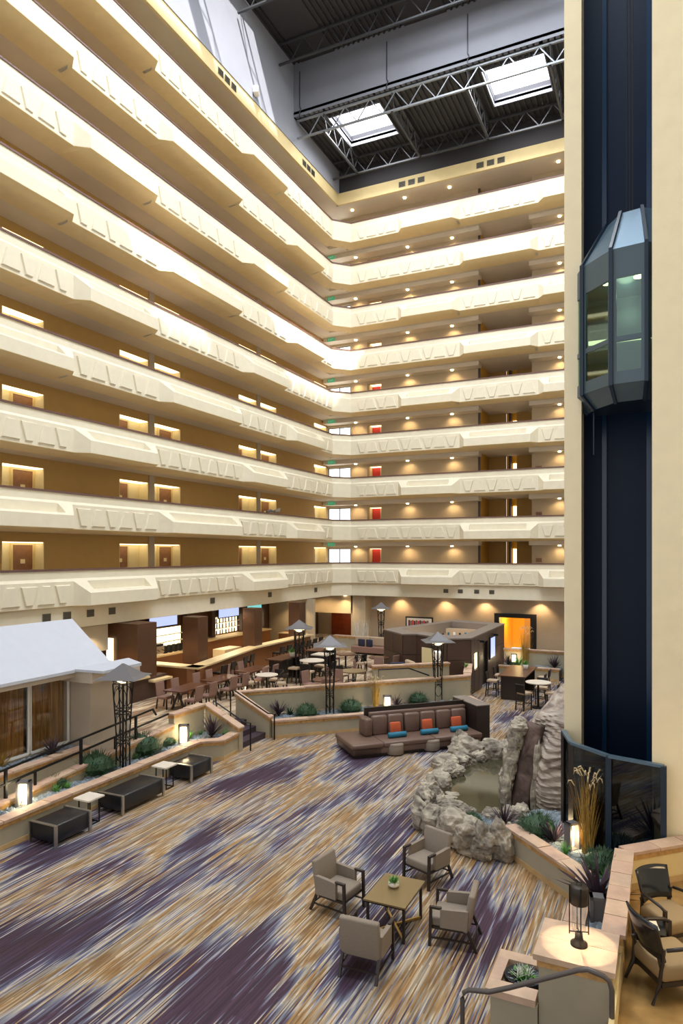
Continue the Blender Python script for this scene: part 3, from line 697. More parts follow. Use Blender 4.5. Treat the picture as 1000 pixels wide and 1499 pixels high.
# diagonal terrace: high dining wall and low planter
T = thing('dining_terrace_wall', 'long high diagonal terrace wall with sandstone coping below the dining area', 'wall')
wall_seg(T,(-13.45,20.0),(-6.93,26.6),0,0,1.4,1.4,.22,1,base=False)
wall_seg(T,(-6.93,26.6),(-7.6,29.4),0,0,1.4,1.4,.22,1,base=True)
T = thing('planter', 'diagonal planter with lamp towers and round shrubs behind the brown sofa', 'planter')
wall_seg(T,(-11.85,19.75),(-6.0,25.4),0,0,.6,.6,.2,1)
wall_seg(T,(-6.0,25.4),(-6.93,26.6),0,0,.6,.6,.2,1)
bed(T,[(-11.95,19.9),(-13.2,20.1),(-6.95,26.4),(-6.1,25.5)],.5,2200)
# second small terrace wall left of the kiosk
T = thing('terrace_wall', 'short coped wall beside the kiosk behind the dining terrace wall', 'wall')
wall_seg(T,(-10.9,26.2),(-8.3,28.4),DF,DF,1.55,1.55,.2,1)
# right front planter at the pool
T = thing('planter', 'angled planter with spiky plants and bollard light in front of the glass screen', 'planter')
wall_seg(T,(-2.93,14.2),(-1.33,12.6),0,0,.6,.6,.2,1)
wall_seg(T,(-1.33,12.6),(-1.33,9.72),0,0,.6,.6,.2,1)
bed(T,[(-2.75,14.3),(-2.6,15.7),(-1.9,15.9),(-1.6,14.2),(-.9,13.6),(0,13.4),(-.75,12.6),(-.75,9.8),(-1.13,9.8),(-1.13,12.6)],.45,2200)
# deck parapet
T = thing('deck_parapet', 'sandstone coped parapet around the raised deck with armchairs', 'wall')
wall_seg(T,(-.5,9.7),(-.5,12.45),DF,DF,1.2,1.2,.2,1,stone=.5,base=True,m='fascia')
wall_seg(T,(-.5,12.45),(1.6,14.5),DF,DF,1.2,1.2,.2,1,stone=.6,m='fascia')
wall_seg(T,(-.5,6.5),(-.5,9.7),0,0,1.0,1.0,.06,1,cop=False,base=False,m='fascia')
# stepped piers with lamp
T = thing('stone_pier', 'square pier with pink sandstone cap carrying the glass lantern', 'pier')
MB().box(-1.42,8.82,0,-.57,9.65,1.05).build('pier_body', M['planterwall'], T)
MB().box(-1.44,8.8,1.03,-.55,9.67,1.13).build('stone_band', M['gold'], T)
MB().box(-1.48,8.75,1.13,-.52,9.23,1.2).build('cap_stone', M['coping'], T); MB().box(-1.48,9.235,1.13,-.52,9.7,1.2).build('cap_stone', M['coping'], T)
T = thing('stone_pier', 'low sandstone pier with a sunken bowl of succulents', 'pier')
MB().box(-2.02,8.78,0,-1.43,9.65,.53).build('pier_body', M['planterwall'], T)
MB().box(-2.08,8.74,.53,-1.45,8.98,.62).build('cap_stone', M['coping'], T); MB().box(-2.08,9.5,.53,-1.45,9.7,.62).build('cap_stone', M['coping'], T)
MB().box(-2.08,8.98,.53,-1.93,9.5,.62).build('cap_stone', M['coping2'], T)
def on_y(px, py, Y):
    a = CS*(px-500)/1000-SN; b = SN*(px-500)/1000+CS; d = Y/b
    return (a*d, Y, EYE+(811-py)/1000*d)
T = thing('stair_handrail', 'thick grey tubular stair handrail at the bottom edge', 'handrail')
MB().tube([on_y(*p,8.3) for p in ((677,1560),(677,1462),(679,1453),(686,1449),(716,1452),(745,1446),(846,1420),(860,1419),(884,1429),(892,1436),(896,1450),(896,1560))],.03,10).build('rail_tube', M['railgrey'], T, True)

# ramp railing
T = thing('ramp_railing', 'two rail black metal railing along the ramp wall', 'railing')
def rz_(y): return .28+(1.09-.28)*(y-5)/11.4
def rpt(y, h): return (-13.42,y,rz_(y)+h)
MB().bar(rpt(6,.66),rpt(15.6,.66),.045).bar(rpt(15.6,.66),rpt(15.75,.45),.045).build('top_rail', M['blackmetal'], T)
MB().bar(rpt(6,.33),rpt(16.3,.33),.045).build('lower_rail', M['blackmetal'], T)
for y in (8.6,10.7,12.9,14.9): 
    a = rpt(y,0); MB().box(a[0]-.03,y-.03,a[2]-.05,a[0]+.03,y+.03,a[2]+.66).build('post', M['blackmetal'], T)
for y in (11.5,14.1):
    a = rpt(y,0); MB().box(a[0]-.025,y-.025,a[2]-.05,a[0]+.025,y+.025,a[2]+.33).build('short_post', M['blackmetal'], T)
# stair handrails
T = thing('stair_handrail', 'slim black handrail down the right side of the plum steps', 'handrail')
MB().tube([(-13.5,19.66,.55),(-13.5,19.66,1.5),(-13.35,19.66,1.52),(-12.0,19.66,.86),(-11.75,19.66,.86),(-11.75,19.66,.0)],.025,8).build('rail_tube', M['blackmetal'], T)
T = thing('stair_handrail', 'slim black handrail on the left side of the plum steps', 'handrail')
MB().tube([(-13.2,18.25,.55),(-13.2,18.25,1.45),(-12.0,18.25,.87),(-11.78,18.25,.87),(-11.78,18.25,0)],.025,8).build('rail_tube', M['blackmetal'], T)
T = thing('terrace_handrail', 'short dark handrail on the terrace wall left of the kiosk', 'handrail')
MB().tube([(-10.6,26.05,.6),(-10.6,26.05,1.45),(-9.6,26.9,1.45),(-8.9,27.5,1.1)],.03,8).build('rail_tube', M['blackmetal'], T)

# ================================================================== LEFT BUILDING
T = thing('lobby_pavilion', 'warm grey pavilion with curtained windows and a sloping white roof', 'building')
MB().box(-15.6,4,0,-15.4,14.4,.85).box(-15.6,14.28,.85,-15.4,14.45,2.76).box(-15.6,4,2.76,-15.4,14.45,3.0).build('wall', M['bldg'], T)
MB().box(-16.8,14.4,0,-14.62,15.95,2.62).build('corner_pier', M['bldg'], T)
MB().box(-16.8,14.1,2.62,-14.25,16.0,2.92).box(-16,4,2.76,-14.9,14.3,2.95).build('eave_fascia', M['bldg'], T)
MB().hexa([(-16.7,4,2.9),(-14.8,4,2.9),(-14.8,15.4,2.9),(-16.7,15.7,2.9)],[(-16.7,4,4.18),(-14.8,4,2.98),(-14.8,15.4,2.98),(-16.7,15.7,4.18)]).build('sloping_roof', M['whitewall'], T)
MB().hexa([(-14.9,14.0,2.93),(-13.85,14.1,2.93),(-13.75,15.5,2.95),(-14.7,16.0,2.95)],[(-14.9,14.0,3.0),(-13.85,14.1,3.0),(-13.75,15.5,3.04),(-14.7,16.0,3.05)]).build('roof_ledge', M['whitewall'], T)
MB().box(-16.9,4,0,-16.7,15.7,3.4).build('rear_wall', M['bldg'], T)
for a, b in ((6.4,9.6),(9.7,12.95),(13.05,14.28)):
    f = MB(); f.box(-15.42,a-.06,.85,-15.36,a,2.74).box(-15.42,b,.85,-15.36,b+.06,2.74).box(-15.42,a,2.68,-15.36,b,2.76).box(-15.42,a,.82,-15.36,b,.88)
    wv = f.build('window_frame', M['white'], T)
    c = MB(); n_ = int((b-a)/.07)
    for i in range(n_+1): 
        y = a+(b-a)*i/n_; x = -15.52+.03*math.sin(i*2.4); c.v += [(x,y,.86),(x,y,2.7)]
    for i in range(n_): c.f.append((2*i,2*i+2,2*i+3,2*i+1))
    c.build('curtain', M['curtain'], wv); MB().box(-15.41,a,.88,-15.40,b,2.68).build('pane', M['clearglass'], wv)
T = thing('planter', 'raised planter with grey pebbles under the curtained windows', 'planter')
wall_seg(T,(-14.65,5),(-14.65,14.35),0,0,.8,.8,.2,1)
bed(T,[(-15.38,5.5),(-14.85,5.5),(-14.85,14.3),(-15.38,14.3)],.74,1000)

# ================================================================== PLANTS
def blade(mb, base, ang, lean, L, wd, droop=.3, n=4):
    pts = []; d = Vector((math.cos(ang),math.sin(ang))); p = Vector(base); th = lean
    side = Vector((-d.y,d.x,0))
    for i in range(n+1):
        t = i/n; w_ = wd*(1-t)**.7*(.6+.8*min(t*3,1)) if i < n else 0.002
        pts.append((p-side*w_/2, p+side*w_/2)); th += droop/n; s = L/n
        p = p+Vector((d.x*math.sin(th)*s, d.y*math.sin(th)*s, math.cos(th)*s))
    k = len(mb.v)
    for a, b in pts: mb.v += [tuple(a),tuple(b)]
    for i in range(n): mb.f.append((k+2*i,k+2*i+1,k+2*i+3,k+2*i+2))
def plant_dracaena(loc, s, label, group='spiky planter plants'):
    T = thing('dracaena', label, 'plant', loc, 0, group); mb = MB()
    for i in range(46): blade(mb,(0,0,.05),random.uniform(0,2*PI),random.uniform(.08,1.25),random.uniform(.45,.68)*s,.06*s,random.uniform(.1,.5),3)
    mb.build('leaves', M['maroonleaf'], T); MB().tube([(0,0,-.1),(0,0,.14)],.03,6).build('stem', M['darkwood'], T); return T
def shrub_mesh(n=650):
    mb = MB()
    for i in range(n):
        a = random.uniform(0,2*PI); ph = math.acos(random.uniform(-.15,1)); r = random.uniform(.5,.82)
        c = (math.cos(a)*math.sin(ph)*r*.5, math.sin(a)*math.sin(ph)*r*.5, math.cos(ph)*r*.42+.08)
        blade(mb,c,a+random.uniform(-.6,.6),ph*.9+random.uniform(-.4,.4),random.uniform(.1,.2),.022,.2,2)
    c = MB().lathe([(.02,.0),(.28,.04),(.36,.16),(.32,.3),(.18,.4),(.02,.43)],n=14)
    mb.add(c.v,c.f); return mb.mesh('foliage', M['leaf'])
SH = [shrub_mesh() for _ in range(3)]
def shrub(loc, s, label, group='round green shrubs'):
    T = thing('round_shrub', label, 'shrub', loc, random.uniform(0,6), group); T.scale = (s,s,s*.95)
    link('foliage', random.choice(SH), T); MB().tube([(0,0,-.1),(0,0,.12)],.03,6).build('stem', M['darkwood'], T); return T
def tuft(loc, s, label, mtl='leaf2', group='small green tufts'):
    T = thing('green_tuft', label, 'plant', loc, 0, group); mb = MB()
    for i in range(34): blade(mb,(random.uniform(-.03,.03),random.uniform(-.03,.03),0),random.uniform(0,2*PI),random.uniform(.1,.9),random.uniform(.2,.32)*s,.03*s,.3,3)
    mb.build('leaves', M[mtl], T); return T
def tall_grass(loc, s, label, h=1.5):
    T = thing('ornamental_grass', label, 'plant', loc, 0, 'tall straw grasses'); mb = MB()
    for i in range(150): blade(mb,(random.uniform(-.08,.08)*s,random.uniform(-.08,.08)*s,0),random.uniform(0,2*PI),random.uniform(.0,.16),h*random.uniform(.5,1),.014,random.uniform(.05,.3),5)
    mb.build('stalks', M['straw'], T); mb = MB()
    for i in range(22):
        a = random.uniform(0,2*PI); r = random.uniform(.04,.22)*s; c = Vector((math.cos(a)*r,math.sin(a)*r,h*random.uniform(.78,.98)))
        d = Vector((math.cos(a),math.sin(a),0)); mb.tube([c,c+d*.06+Vector((0,0,.1)),c+d*.11+Vector((0,0,.09)),c+d*.13+Vector((0,0,.02))],[.008,.014,.011,.003],5)
    mb.build('seed_heads', M['plume'], T); return T
# long planter
for px, py, s, lb in ((140,1132,1.2,'dark round shrub left of the lamp tower in the long planter'),(208,1104,1.3,'round shrub right of the lamp tower in the long planter'),(83,1152,.65,'narrow dark shrub above the first bench'),(242,1092,.65,'small upright shrub left of the lit bollard by the stairs')):
    shrub(G(px,py,.5), s, lb)
for px, py, s, lb in ((83,1160,.8,'small bright green tuft near the first bench'),(99,1155,.7,'small grey green tuft beside the dark narrow shrub'),(199,1112,.8,'pale tuft between the two round shrubs of the long planter'),(255,1089,.7,'small green tuft left of the bollard by the stairs'),(277,1083,1.2,'upright green tuft right of the bollard by the stairs'),(294,1076,.7,'tiny green tuft behind the spiky plant by the stairs'),(330,1078,.9,'small green tuft at the stair end of the long planter'),(30,1180,.8,'yellow green tuft under the nearest bollard')):
    tuft(G(px,py,.5), s, lb)
plant_dracaena(G(310,1080,.5),1.15,'dark maroon spiky plant inside the coped corner beside the steps')
plant_dracaena(G(77,1106,.75),.85,'dark spiky plant in the planter under the curtained windows')
tuft(G(2,1122,.75),1.6,'straw coloured grass clump at the left edge under the windows','straw')
# diagonal planter
plant_dracaena(G(408,1049,.5),.95,'dark spiky plant at the left end of the diagonal planter')
plant_dracaena(G(580,1038,.5),.9,'dark spiky plant right of the lit bollard behind the sofa')
plant_dracaena(G(680,1018,.5),.85,'dark spiky plant at the right end of the diagonal planter')
tuft(G(425,1047,.5),1.3,'low blue green tuft next to the left spiky plant of the diagonal planter','leaf')
for px, py, s, lb in ((449,1049,1.0,'round shrub left of the middle lamp tower'),(514,1043,1.05,'round shrub right of the middle lamp tower'),(612,1030,.95,'round shrub left of the right hand lamp tower')): shrub(G(px,py,.5), s, lb)
tall_grass(G(550,1037,.5),1,'tall straw grass left of the bollard behind the sofa',1.15)
# right planter
shrub(G(788,1222,.45),.95,'round dark shrub at the foot of the waterfall rock')
shrub(G(880,1275,.45),.85,'dark round shrub beside the deck parapet')
plant_dracaena(G(812,1235,.45),.85,'maroon spiky plant left of the lit bollard near the glass screen')
plant_dracaena(G(876,1322,.45),1.25,'large maroon spiky plant between the lantern and the deck parapet')
tall_grass(G(860,1252,.45),1.2,'tall straw grass with pale plumes in front of the glass screen',1.65)
for px, py, lb in ((828,1252,'pale succulent near the lit bollard by the glass screen'),(888,1290,'fresh green tuft right of the large spiky plant'),(880,1345,'yellow green tuft beside the deck parapet near the lantern')): tuft(G(px,py,.45),.9,lb)
# pool edge
shrub(G(690,1212,.3),.7,'small green shrub among the pool rocks'); plant_dracaena(G(738,1212,.3),.85,'dark spiky plant among the pool rocks')
# succulents in the low pier
T = thing('succulent_bowl', 'dark bowl of green and white succulents sunk in the low pier', 'planter', (-1.68,9.22,.56))
MB().lathe([(.05,-.02),(.24,-.02),(.25,.06),(.23,.06),(.05,.04)],n=20).build('bowl', M['blackmetal'], T)
mb = MB()
for i in range(22):
    a = random.uniform(0,2*PI); r = random.uniform(0,.2)
    for j in range(9): blade(mb,(math.cos(a)*r,math.sin(a)*r,.04),random.uniform(0,2*PI),random.uniform(.2,1.2),random.uniform(.05,.12),.022,.3,2)
mb.build('succulent_leaves', M['leaf2'], T); mb = MB()
for i in range(9):
    a = random.uniform(0,2*PI); r = random.uniform(0,.16)
    for j in range(7): blade(mb,(math.cos(a)*r,math.sin(a)*r,.05),random.uniform(0,2*PI),random.uniform(.1,.9),random.uniform(.08,.16),.012,.3,2)
mb.build('pale_leaves', M['birch'], T)
pebbles('pebbles',[(math.cos(t)*.23,math.sin(t)*.23) for t in [i*PI/5 for i in range(10)]],.045,120,T,(.012,.022))

# ================================================================== BOLLARD LIGHTS
def bollard(loc, rz, label, h=.62, s=1):
    T = thing('bollard_light', label, 'light', loc, rz, 'rectangular bollard lights'); T.scale = (s,s,s); w_ = .15
    MB().box(-w_,-.09,-.1,-w_+.05,.09,h).box(w_-.05,-.09,-.1,w_,.09,h).box(-w_,-.09,h-.05,w_,.09,h).box(-w_,-.09,0,w_,.09,.06).build('frame', M['shade'], T)
    MB().box(-w_+.052,-.02,.08,-w_+.062,.06,h-.06).box(-w_+.05,.05,.06,w_-.05,.06,h-.05).build('light_panel', M['glow'], T)
    l = lamp('bollard_lamp','POINT',(0,0,0),11,(1,.82,.5),.06); l.parent = T; l.location = (0.0,-.13,.35)
    l2 = lamp('bollard_lamp','POINT',(0,0,0),11,(1,.82,.5),.06); l2.parent = T; l2.location = (0.0,.16,.35)
bollard(G(35,1183,.48),.5,'lit rectangular bollard at the near end of the long planter')
bollard(G(269,1091,.5),.5,'lit rectangular bollard beside the stair end of the long planter')
bollard(G(567,1043,.5),.45,'lit rectangular bollard in the diagonal planter behind the sofa')
bollard(G(357,1000,.9)+Vector((0,0,-.4)),.45,'small lit bollard at the left end of the diagonal planter',.5,.8)
bollard(G(838,1245,.45),.9,'lit rectangular bollard in front of the glass screen',.62,.9)
bollard(Vector((-6.9,35.2,.5)),.3,'lit rectangular bollard in the far planter before the yellow doorway')
T = thing('bollard_light', 'unlit grey bollard behind the glass lantern', 'light', G(876,1350,.45), .2)
MB().box(-.13,-.09,-.1,-.08,.09,.42).box(.08,-.09,-.1,.13,.09,.42).box(-.13,-.09,.37,.13,.09,.42).box(-.09,-.07,0,.09,.07,.38).build('frame', M['shade'], T)

# ================================================================== LAMP TOWERS
def lamp_tower(loc, label, h=3.0, rz=.3):
    T = thing('lamp_tower', label, 'lamp', loc, rz, 'bronze lamp towers')
    wb_, wt_ = .135, .195; hs = h-.42
    for sx, sy in ((-1,-1),(1,-1),(1,1),(-1,1)):
        MB().tube([(sx*wb_,sy*wb_,-.1),(sx*wb_*.95,sy*wb_*.95,hs*.35),(sx*wt_,sy*wt_,hs-.12),(sx*wt_*.85,sy*wt_*.85,hs)],.021,6).build('leg', M['blackmetal'], T)
    MB().tube([(0,0,-.1),(0,0,hs)],.03,8).build('centre_pole', M['blackmetal'], T)
    mb = MB()
    def w_(z): return wb_+(wt_-wb_)*max(0,(z-hs*.35))/(hs*.6)
    def ring(z, r, ax, rz2, o_):
        for q in range(4):
            R = Matrix.Rotation(q*PI/2,3,'Z'); pts = []
            for i in range(15):
                t = 2*PI*i/14; pts.append(R @ Vector((math.cos(t)*r, -o_, z+math.sin(t)*rz2)))
            mb.tube(pts,.011,5,False)
    for z in (hs-.02,hs-.1,hs*.66,hs*.62,hs*.33,hs*.29):
        a = w_(z); mb.bar((-a,-a,z),(a,-a,z),.022).bar((a,-a,z),(a,a,z),.022).bar((a,a,z),(-a,a,z),.022).bar((-a,a,z),(-a,-a,z),.022)
    ring(hs*.80,w_(hs*.8)-.01,0,hs*.12,w_(hs*.8)); ring(hs*.48,w_(hs*.48)-.01,0,hs*.135,w_(hs*.48)); ring(hs*.18,wb_-.01,0,hs*.1,wb_)
    mb.build('scrollwork', M['blackmetal'], T)
    # four sided flared shade
    mb = MB(); n = 4
    lv = [(.74,h-.36),(.50,h-.30),(.26,h-.15),(.03,h)]
    k = 0
    for r, z in lv:
        for i in range(4):
            t = PI/4+i*PI/2; mb.v.append((math.cos(t)*r*1.12,math.sin(t)*r*1.12,z))
        for i in range(4): pass
    for j in range(3):
        for i in range(4): mb.f.append((j*4+i,j*4+(i+1)%4,(j+1)*4+(i+1)%4,(j+1)*4+i))
    mb.f.append((12,13,14,15)); mb.build('shade', M['shade'], T)
    gb = MB().lathe([(.06,h-.52),(.2,h-.46),(.3,h-.36),(.31,h-.33)],n=20).build('glass_bowl', M['glow'], T, True)
    MB().tube([(-.27,0,hs),(-.2,0,h-.36)],.012,5).tube([(.27,0,hs),(.2,0,h-.36)],.012,5).build('bowl_bracket', M['blackmetal'], gb)
    l = lamp('tower_lamp','POINT',(0,0,0),14,WARM,.1); l.parent = T; l.location = (0,0,h-.27)
lamp_tower(Vector((-13.05,14.0,.5)),'nearest bronze lamp tower, in the long planter by the ramp',2.78,.35)
lamp_tower(G(483,1045,.5),'bronze lamp tower in the middle of the diagonal planter',2.80,.5)
lamp_tower(G(641,1025,.5),'bronze lamp tower near the right end of the diagonal planter',2.66,.5)
lamp_tower(G(438,999,DF),'bronze lamp tower on the dining floor in front of the bar stools',2.75,.4)
lamp_tower(Vector((-15.3,38.0,DF)),'farthest lamp tower near the white branches and picture',2.75,.4)

# ================================================================== ROCK POOL
T = thing('rock_pool', 'artificial grey tan rock pool with waterfall beside the lobby carpet', 'rock pool')
def boulder(c, rx, ry, rz, seed, m='rock', rot=0, name='boulder'):
    bm = bmesh.new(); bmesh.ops.create_icosphere(bm, subdivisions=4, radius=1)
    for v in bm.verts:
        q = v.co*1.3+Vector((seed*3.7,seed*1.3,0)); n1 = noise.noise(q); n2 = noise.noise(q*2.7)
        st = noise.noise(Vector((seed,v.co.z*7+n1*2,0)))
        f = 1+n1*.32+n2*.12+st*.07-.10*(1-min(1,abs(noise.noise(q*1.9+Vector((9,seed,2))))*7))+.04*noise.noise(q*7); v.co = Vector((v.co.x*f,v.co.y*f,v.co.z*f))
        # squared shoulders
        v.co.z = max(v.co.z,-.75)
    mb = MB(); cs, sn = math.cos(rot), math.sin(rot)
    mb.v = [(c[0]+(v.co.x*rx*cs-v.co.y*ry*sn), c[1]+(v.co.x*rx*sn+v.co.y*ry*cs), c[2]+v.co.z*rz) for v in bm.verts]
    bm.verts.index_update(); mb.f = [tuple(v.index for v in f.verts) for f in bm.faces]; bm.free()
    return mb.build(name, M[m], T, False)
BL = [(686,1110,26,.42,.34),(722,1112,17,.36,.36),(743,1112,13,.3,.3),(700,1118,12,.22,.2),(652,1128,20,.4,.26),(672,1124,16,.33,.24),(664,1138,15,.28,.2),(643,1154,17,.36,.26),
      (628,1166,14,.34,.26),(622,1184,15,.34,.28),(618,1204,15,.33,.3),(634,1212,17,.36,.3),(645,1190,9,.2,.2),(667,1226,30,.36,.36),(688,1238,22,.34,.33),(709,1247,16,.3,.34),(733,1247,19,.32,.36),
      (748,1240,9,.2,.25),(660,1192,24,.2,.17),(683,1200,16,.18,.15),(718,1206,12,.22,.2),(754,1094,13,.32,.34),(763,1080,12,.3,.4),(640,1172,9,.2,.17),(676,1096,12,.4,.3),(655,1142,12,.25,.2),(750,1205,12,.25,.2),(765,1200,10,.22,.2)]
for i, (px, py, rp, ry, rz) in enumerate(BL):
    g = G(px,py,.12); d = (g.xy).length; rx = rp*d/1000*1.05
    boulder((g.x,g.y,.2+rz*.3), rx, ry*1.05, rz*1.25, i+1, rot=YAW+random.uniform(-.3,.3))
pool = [tuple(G(x,y,.22).xy) for x, y in ((632,1190),(628,1165),(650,1135),(680,1112),(745,1105),(790,1120),(800,1190),(760,1212),(700,1205),(650,1200))]
MB().prism(pool,.0,.22).build('pool_water', M['water'], T)
o = MB().prism([tuple(G(x,y,.2).xy) for x, y in ((640,1200),(660,1225),(700,1245),(745,1245),(760,1215),(700,1195),(665,1190))],.05,.28).build('gravel_bed', M['soil'], T)
pebbles('pebbles',[tuple(G(x,y,.3).xy) for x, y in ((655,1205),(670,1215),(700,1235),(745,1230),(752,1205),(700,1192))],.29,420,T,(.04,.08))
for i, (px, py) in enumerate(((658,1165),(663,1160),(655,1172))): 
    g = G(px,py,.25); boulder((g.x,g.y,.2),.2,.13,.06,i+60,name='flat_stone')
# waterfall mound: closed lofted rings
R = [
 (0.0, [(-3.05,16.6),(-2.6,15.95),(-1.95,15.65),(-1.7,22),(-3.7,24.7),(-4.25,21.5),(-4.0,18.6),(-3.45,17.4)]),
 (0.6, [(-2.98,16.65),(-2.55,16.0),(-1.95,15.75),(-1.7,22),(-3.6,24.2),(-4.0,21.3),(-3.85,18.6),(-3.3,17.45)]),
 (1.2, [(-2.9,16.75),(-2.5,16.1),(-1.95,15.85),(-1.7,21.6),(-3.2,23.0),(-3.55,21.0),(-3.5,18.6),(-3.3,17.4)]),
 (1.75,[(-2.85,16.9),(-2.45,16.3),(-1.95,16.0),(-1.7,21.2),(-2.8,22.1),(-3.1,20.8),(-3.15,18.7),(-3.1,17.5)]),
 (2.2, [(-2.8,17.2),(-2.4,16.8),(-1.95,16.4),(-1.7,20.9),(-2.4,21.2),(-2.65,20.4),(-2.75,18.9),(-2.8,17.8)]),
 (2.7, [(-2.4,18.3),(-2.2,17.7),(-1.95,17.2),(-1.7,20.3),(-2.1,20.6),(-2.3,20.1),(-2.4,19.4),(-2.45,18.8)]),
 (2.95,[(-2.1,19.0),(-2.05,18.6),(-1.95,18.3),(-1.8,19.8),(-1.95,20),(-2.05,19.8),(-2.1,19.5),(-2.12,19.3)])]
def ringpt(r, t):
    n = 8; t %= n; i = int(t); f = t-i
    p = [Vector(r[(i+j-1) % n]) for j in range(4)]
    return .5*((2*p[1])+(p[2]-p[0])*f+(2*p[0]-5*p[1]+4*p[2]-p[3])*f*f+(3*p[1]-p[0]-3*p[2]+p[3])*f**3) if False else p[1].lerp(p[2],f)
mb = MB(); NU, NV = 150, 84
for j in range(NV+1):
    z = 2.95*j/NV
    k = max(i for i in range(len(R)) if R[i][0] <= z+1e-9); k = min(k,len(R)-2); f = (z-R[k][0])/(R[k+1][0]-R[k][0])
    for i in range(NU):
        t = 8*i/NU; a = ringpt(R[k][1],t).lerp(ringpt(R[k+1][1],t),f)
        cx = Vector((-2.3,18.9)); d = (a-cx).normalized(); q = Vector((a.x*1.1,a.y*1.1,z*1.1))
        n1 = noise.noise(q); n2 = noise.noise(q*2.6+Vector((5,0,0)))
        zz = z*9+n1*5+math.sin(a.y*1.7+a.x)*1.2
        led = .045*(abs((zz % 1.6)/1.6*2-1)-.5)*2
        fold = .16*n1+.07*n2
        off_ = fold+led; e = min(1,(2.95-z)/.4)
        mb.v.append((a.x+d.x*off_*e,a.y+d.y*off_*e,z+.03*n2+(.35*n1 if z > 2 else 0)*e*.3))
for j in range(NV):
    for i in range(NU):
        a = j*NU+i; b = j*NU+(i+1)%NU; mb.f.append((a,b,b+NU,a+NU))
mb.f.append(tuple(NV*NU+i for i in range(NU)))
mb.build('waterfall_rock', M['fallrock'], T)
# chute and ribs at the left front of the mound
mb = MB()
for j in range(25):
    z = 2.05*j/24
    for i in range(9):
        s = i/8-.5; a = Vector((-3.08+.30*z/2,16.42+.30*z/2)); u = Vector((.62,-.5))
        bul = .10*math.cos(s*3)+.05*noise.noise(Vector((s*3,z*1.5,2)))
        mb.v.append((a.x+u.x*s*.75-.45*bul-.05,a.y+u.y*s*.75-.6*bul,z+.1))
for j in range(24):
    for i in range(8): a = j*9+i; mb.f.append((a,a+1,a+10,a+9))
for e in mb.v[:]: pass
ch = mb.build('wet_chute', M['wetrock'], T, True); so = ch.modifiers.new('s','SOLIDIFY'); so.thickness = .2
for i, (x, y, z, r, h) in enumerate(((-3.42,16.48,.3,.13,.4),(-3.40,16.52,.7,.12,.36),(-3.33,16.6,1.05,.14,.36),(-3.28,16.66,1.4,.15,.36),(-3.22,16.75,1.75,.18,.36),(-3.15,16.85,2.0,.26,.24),(-3.5,16.8,.4,.16,.5),(-3.42,16.95,1.0,.18,.55),(-2.72,16.28,.5,.09,.5),(-2.66,16.38,1.2,.10,.6))):
    boulder((x,y,z),r,r,h,i+80,rot=.4,name='waterfall_stone')

# ================================================================== LOBBY SEATING
def lounge_chair(loc, rz, label):
    T = thing('lounge_chair', label, 'chair', loc, rz, 'woven lounge chairs round the low table')
    # faces +y
    MB().rbox(-.27,-.24,.30,.27,.29,.45,.03).build('seat', M['khakifab'], T, True)
    b = MB().rbox(-.31,-.05,.0,.31,.05,.60,.03); b.xf(Matrix.Translation((0,-.25,.28)) @ Matrix.Rotation(.17,4,'X')); b.build('backrest', M['khakifab'], T, True)
    for s in (-1,1):
        x0, x1 = (s*.27, s*.34) if s > 0 else (s*.34, s*.27)
        a = MB(); a.hexa([(x0,-.28,.33),(x1,-.28,.33),(x1,.14,.33),(x0,.14,.33)],[(x0,-.3,.64),(x1,-.3,.64),(x1,.14,.61),(x0,.14,.61)]); a.build('arm_panel', M['khakifab'], T)
        MB().bar((s*.305,.31,0),(s*.305,.29,.63),.045).build('leg', M['darkwood'], T)
        MB().bar((s*.285,-.42,0),(s*.285,-.27,.34),.042).build('leg', M['darkwood'], T)
        MB().bar((s*.305,.12,.615),(s*.305,.312,.615),.05,.035).build('arm_cap', M['darkwood'], T)
        MB().bar((s*.295,-.37,.14),(s*.305,.3,.14),.025).build('stretcher', M['darkwood'], T)
    MB().bar((-.285,-.37,.14),(.285,-.37,.14),.025).build('stretcher', M['darkwood'], T)
    MB().box(-.29,-.25,.27,.29,.28,.31).build('seat_frame', M['darkwood'], T); return T
c0 = lounge_chair((-5.12,10.78,0),-PI/2-.15,'taupe woven lounge chair on the left side of the low bronze table')
dup(c0,(-4.08,12.45,0),PI-.38,'taupe woven lounge chair behind the low bronze table, nearest the pool rocks')
dup(c0,(-3.08,10.72,0),PI/2+.12,'taupe woven lounge chair on the right side of the low bronze table')
dup(c0,(-4.04,9.48,0),.05,'taupe woven lounge chair with its back to the camera')
T = thing('coffee_table', 'rectangular bronze topped table with crossed brass foot between four chairs', 'table', (-4.05,10.67,0))
MB().box(-.36,-.5,.585,.36,.5,.61).build('tabletop', M['tabletop'], T); MB().box(-.35,-.49,.56,.35,.49,.585).build('apron', M['blackmetal'], T)
for sx in (-1,1):
    for sy in (-1,1): MB().box(sx*.31-.02,sy*.42-.02,0,sx*.31+.02,sy*.42+.02,.57).build('leg', M['bronze'], T)
MB().bar((-.31,-.42,.03),(.31,.42,.03),.035).build('cross_bar', M['brass'], T); MB().bar((-.31,.42,.035),(.31,-.42,.035),.035).build('cross_bar', M['brass'], T)
T = thing('potted_plant', 'little green plant in a pale stone bowl on the bronze table', 'plant', (-4.1,10.75,.61))
MB().lathe([(.05,0),(.09,.03),(.1,.06),(.085,.09),(.06,.09)],n=18).build('pot', M['marble'], T, True)
mb = MB()
for i in range(70): blade(mb,(random.uniform(-.05,.05),random.uniform(-.05,.05),.08),random.uniform(0,2*PI),random.uniform(0,1.3),random.uniform(.06,.12),.04,.4,2)
mb.build('leaves', M['leaf2'], T)
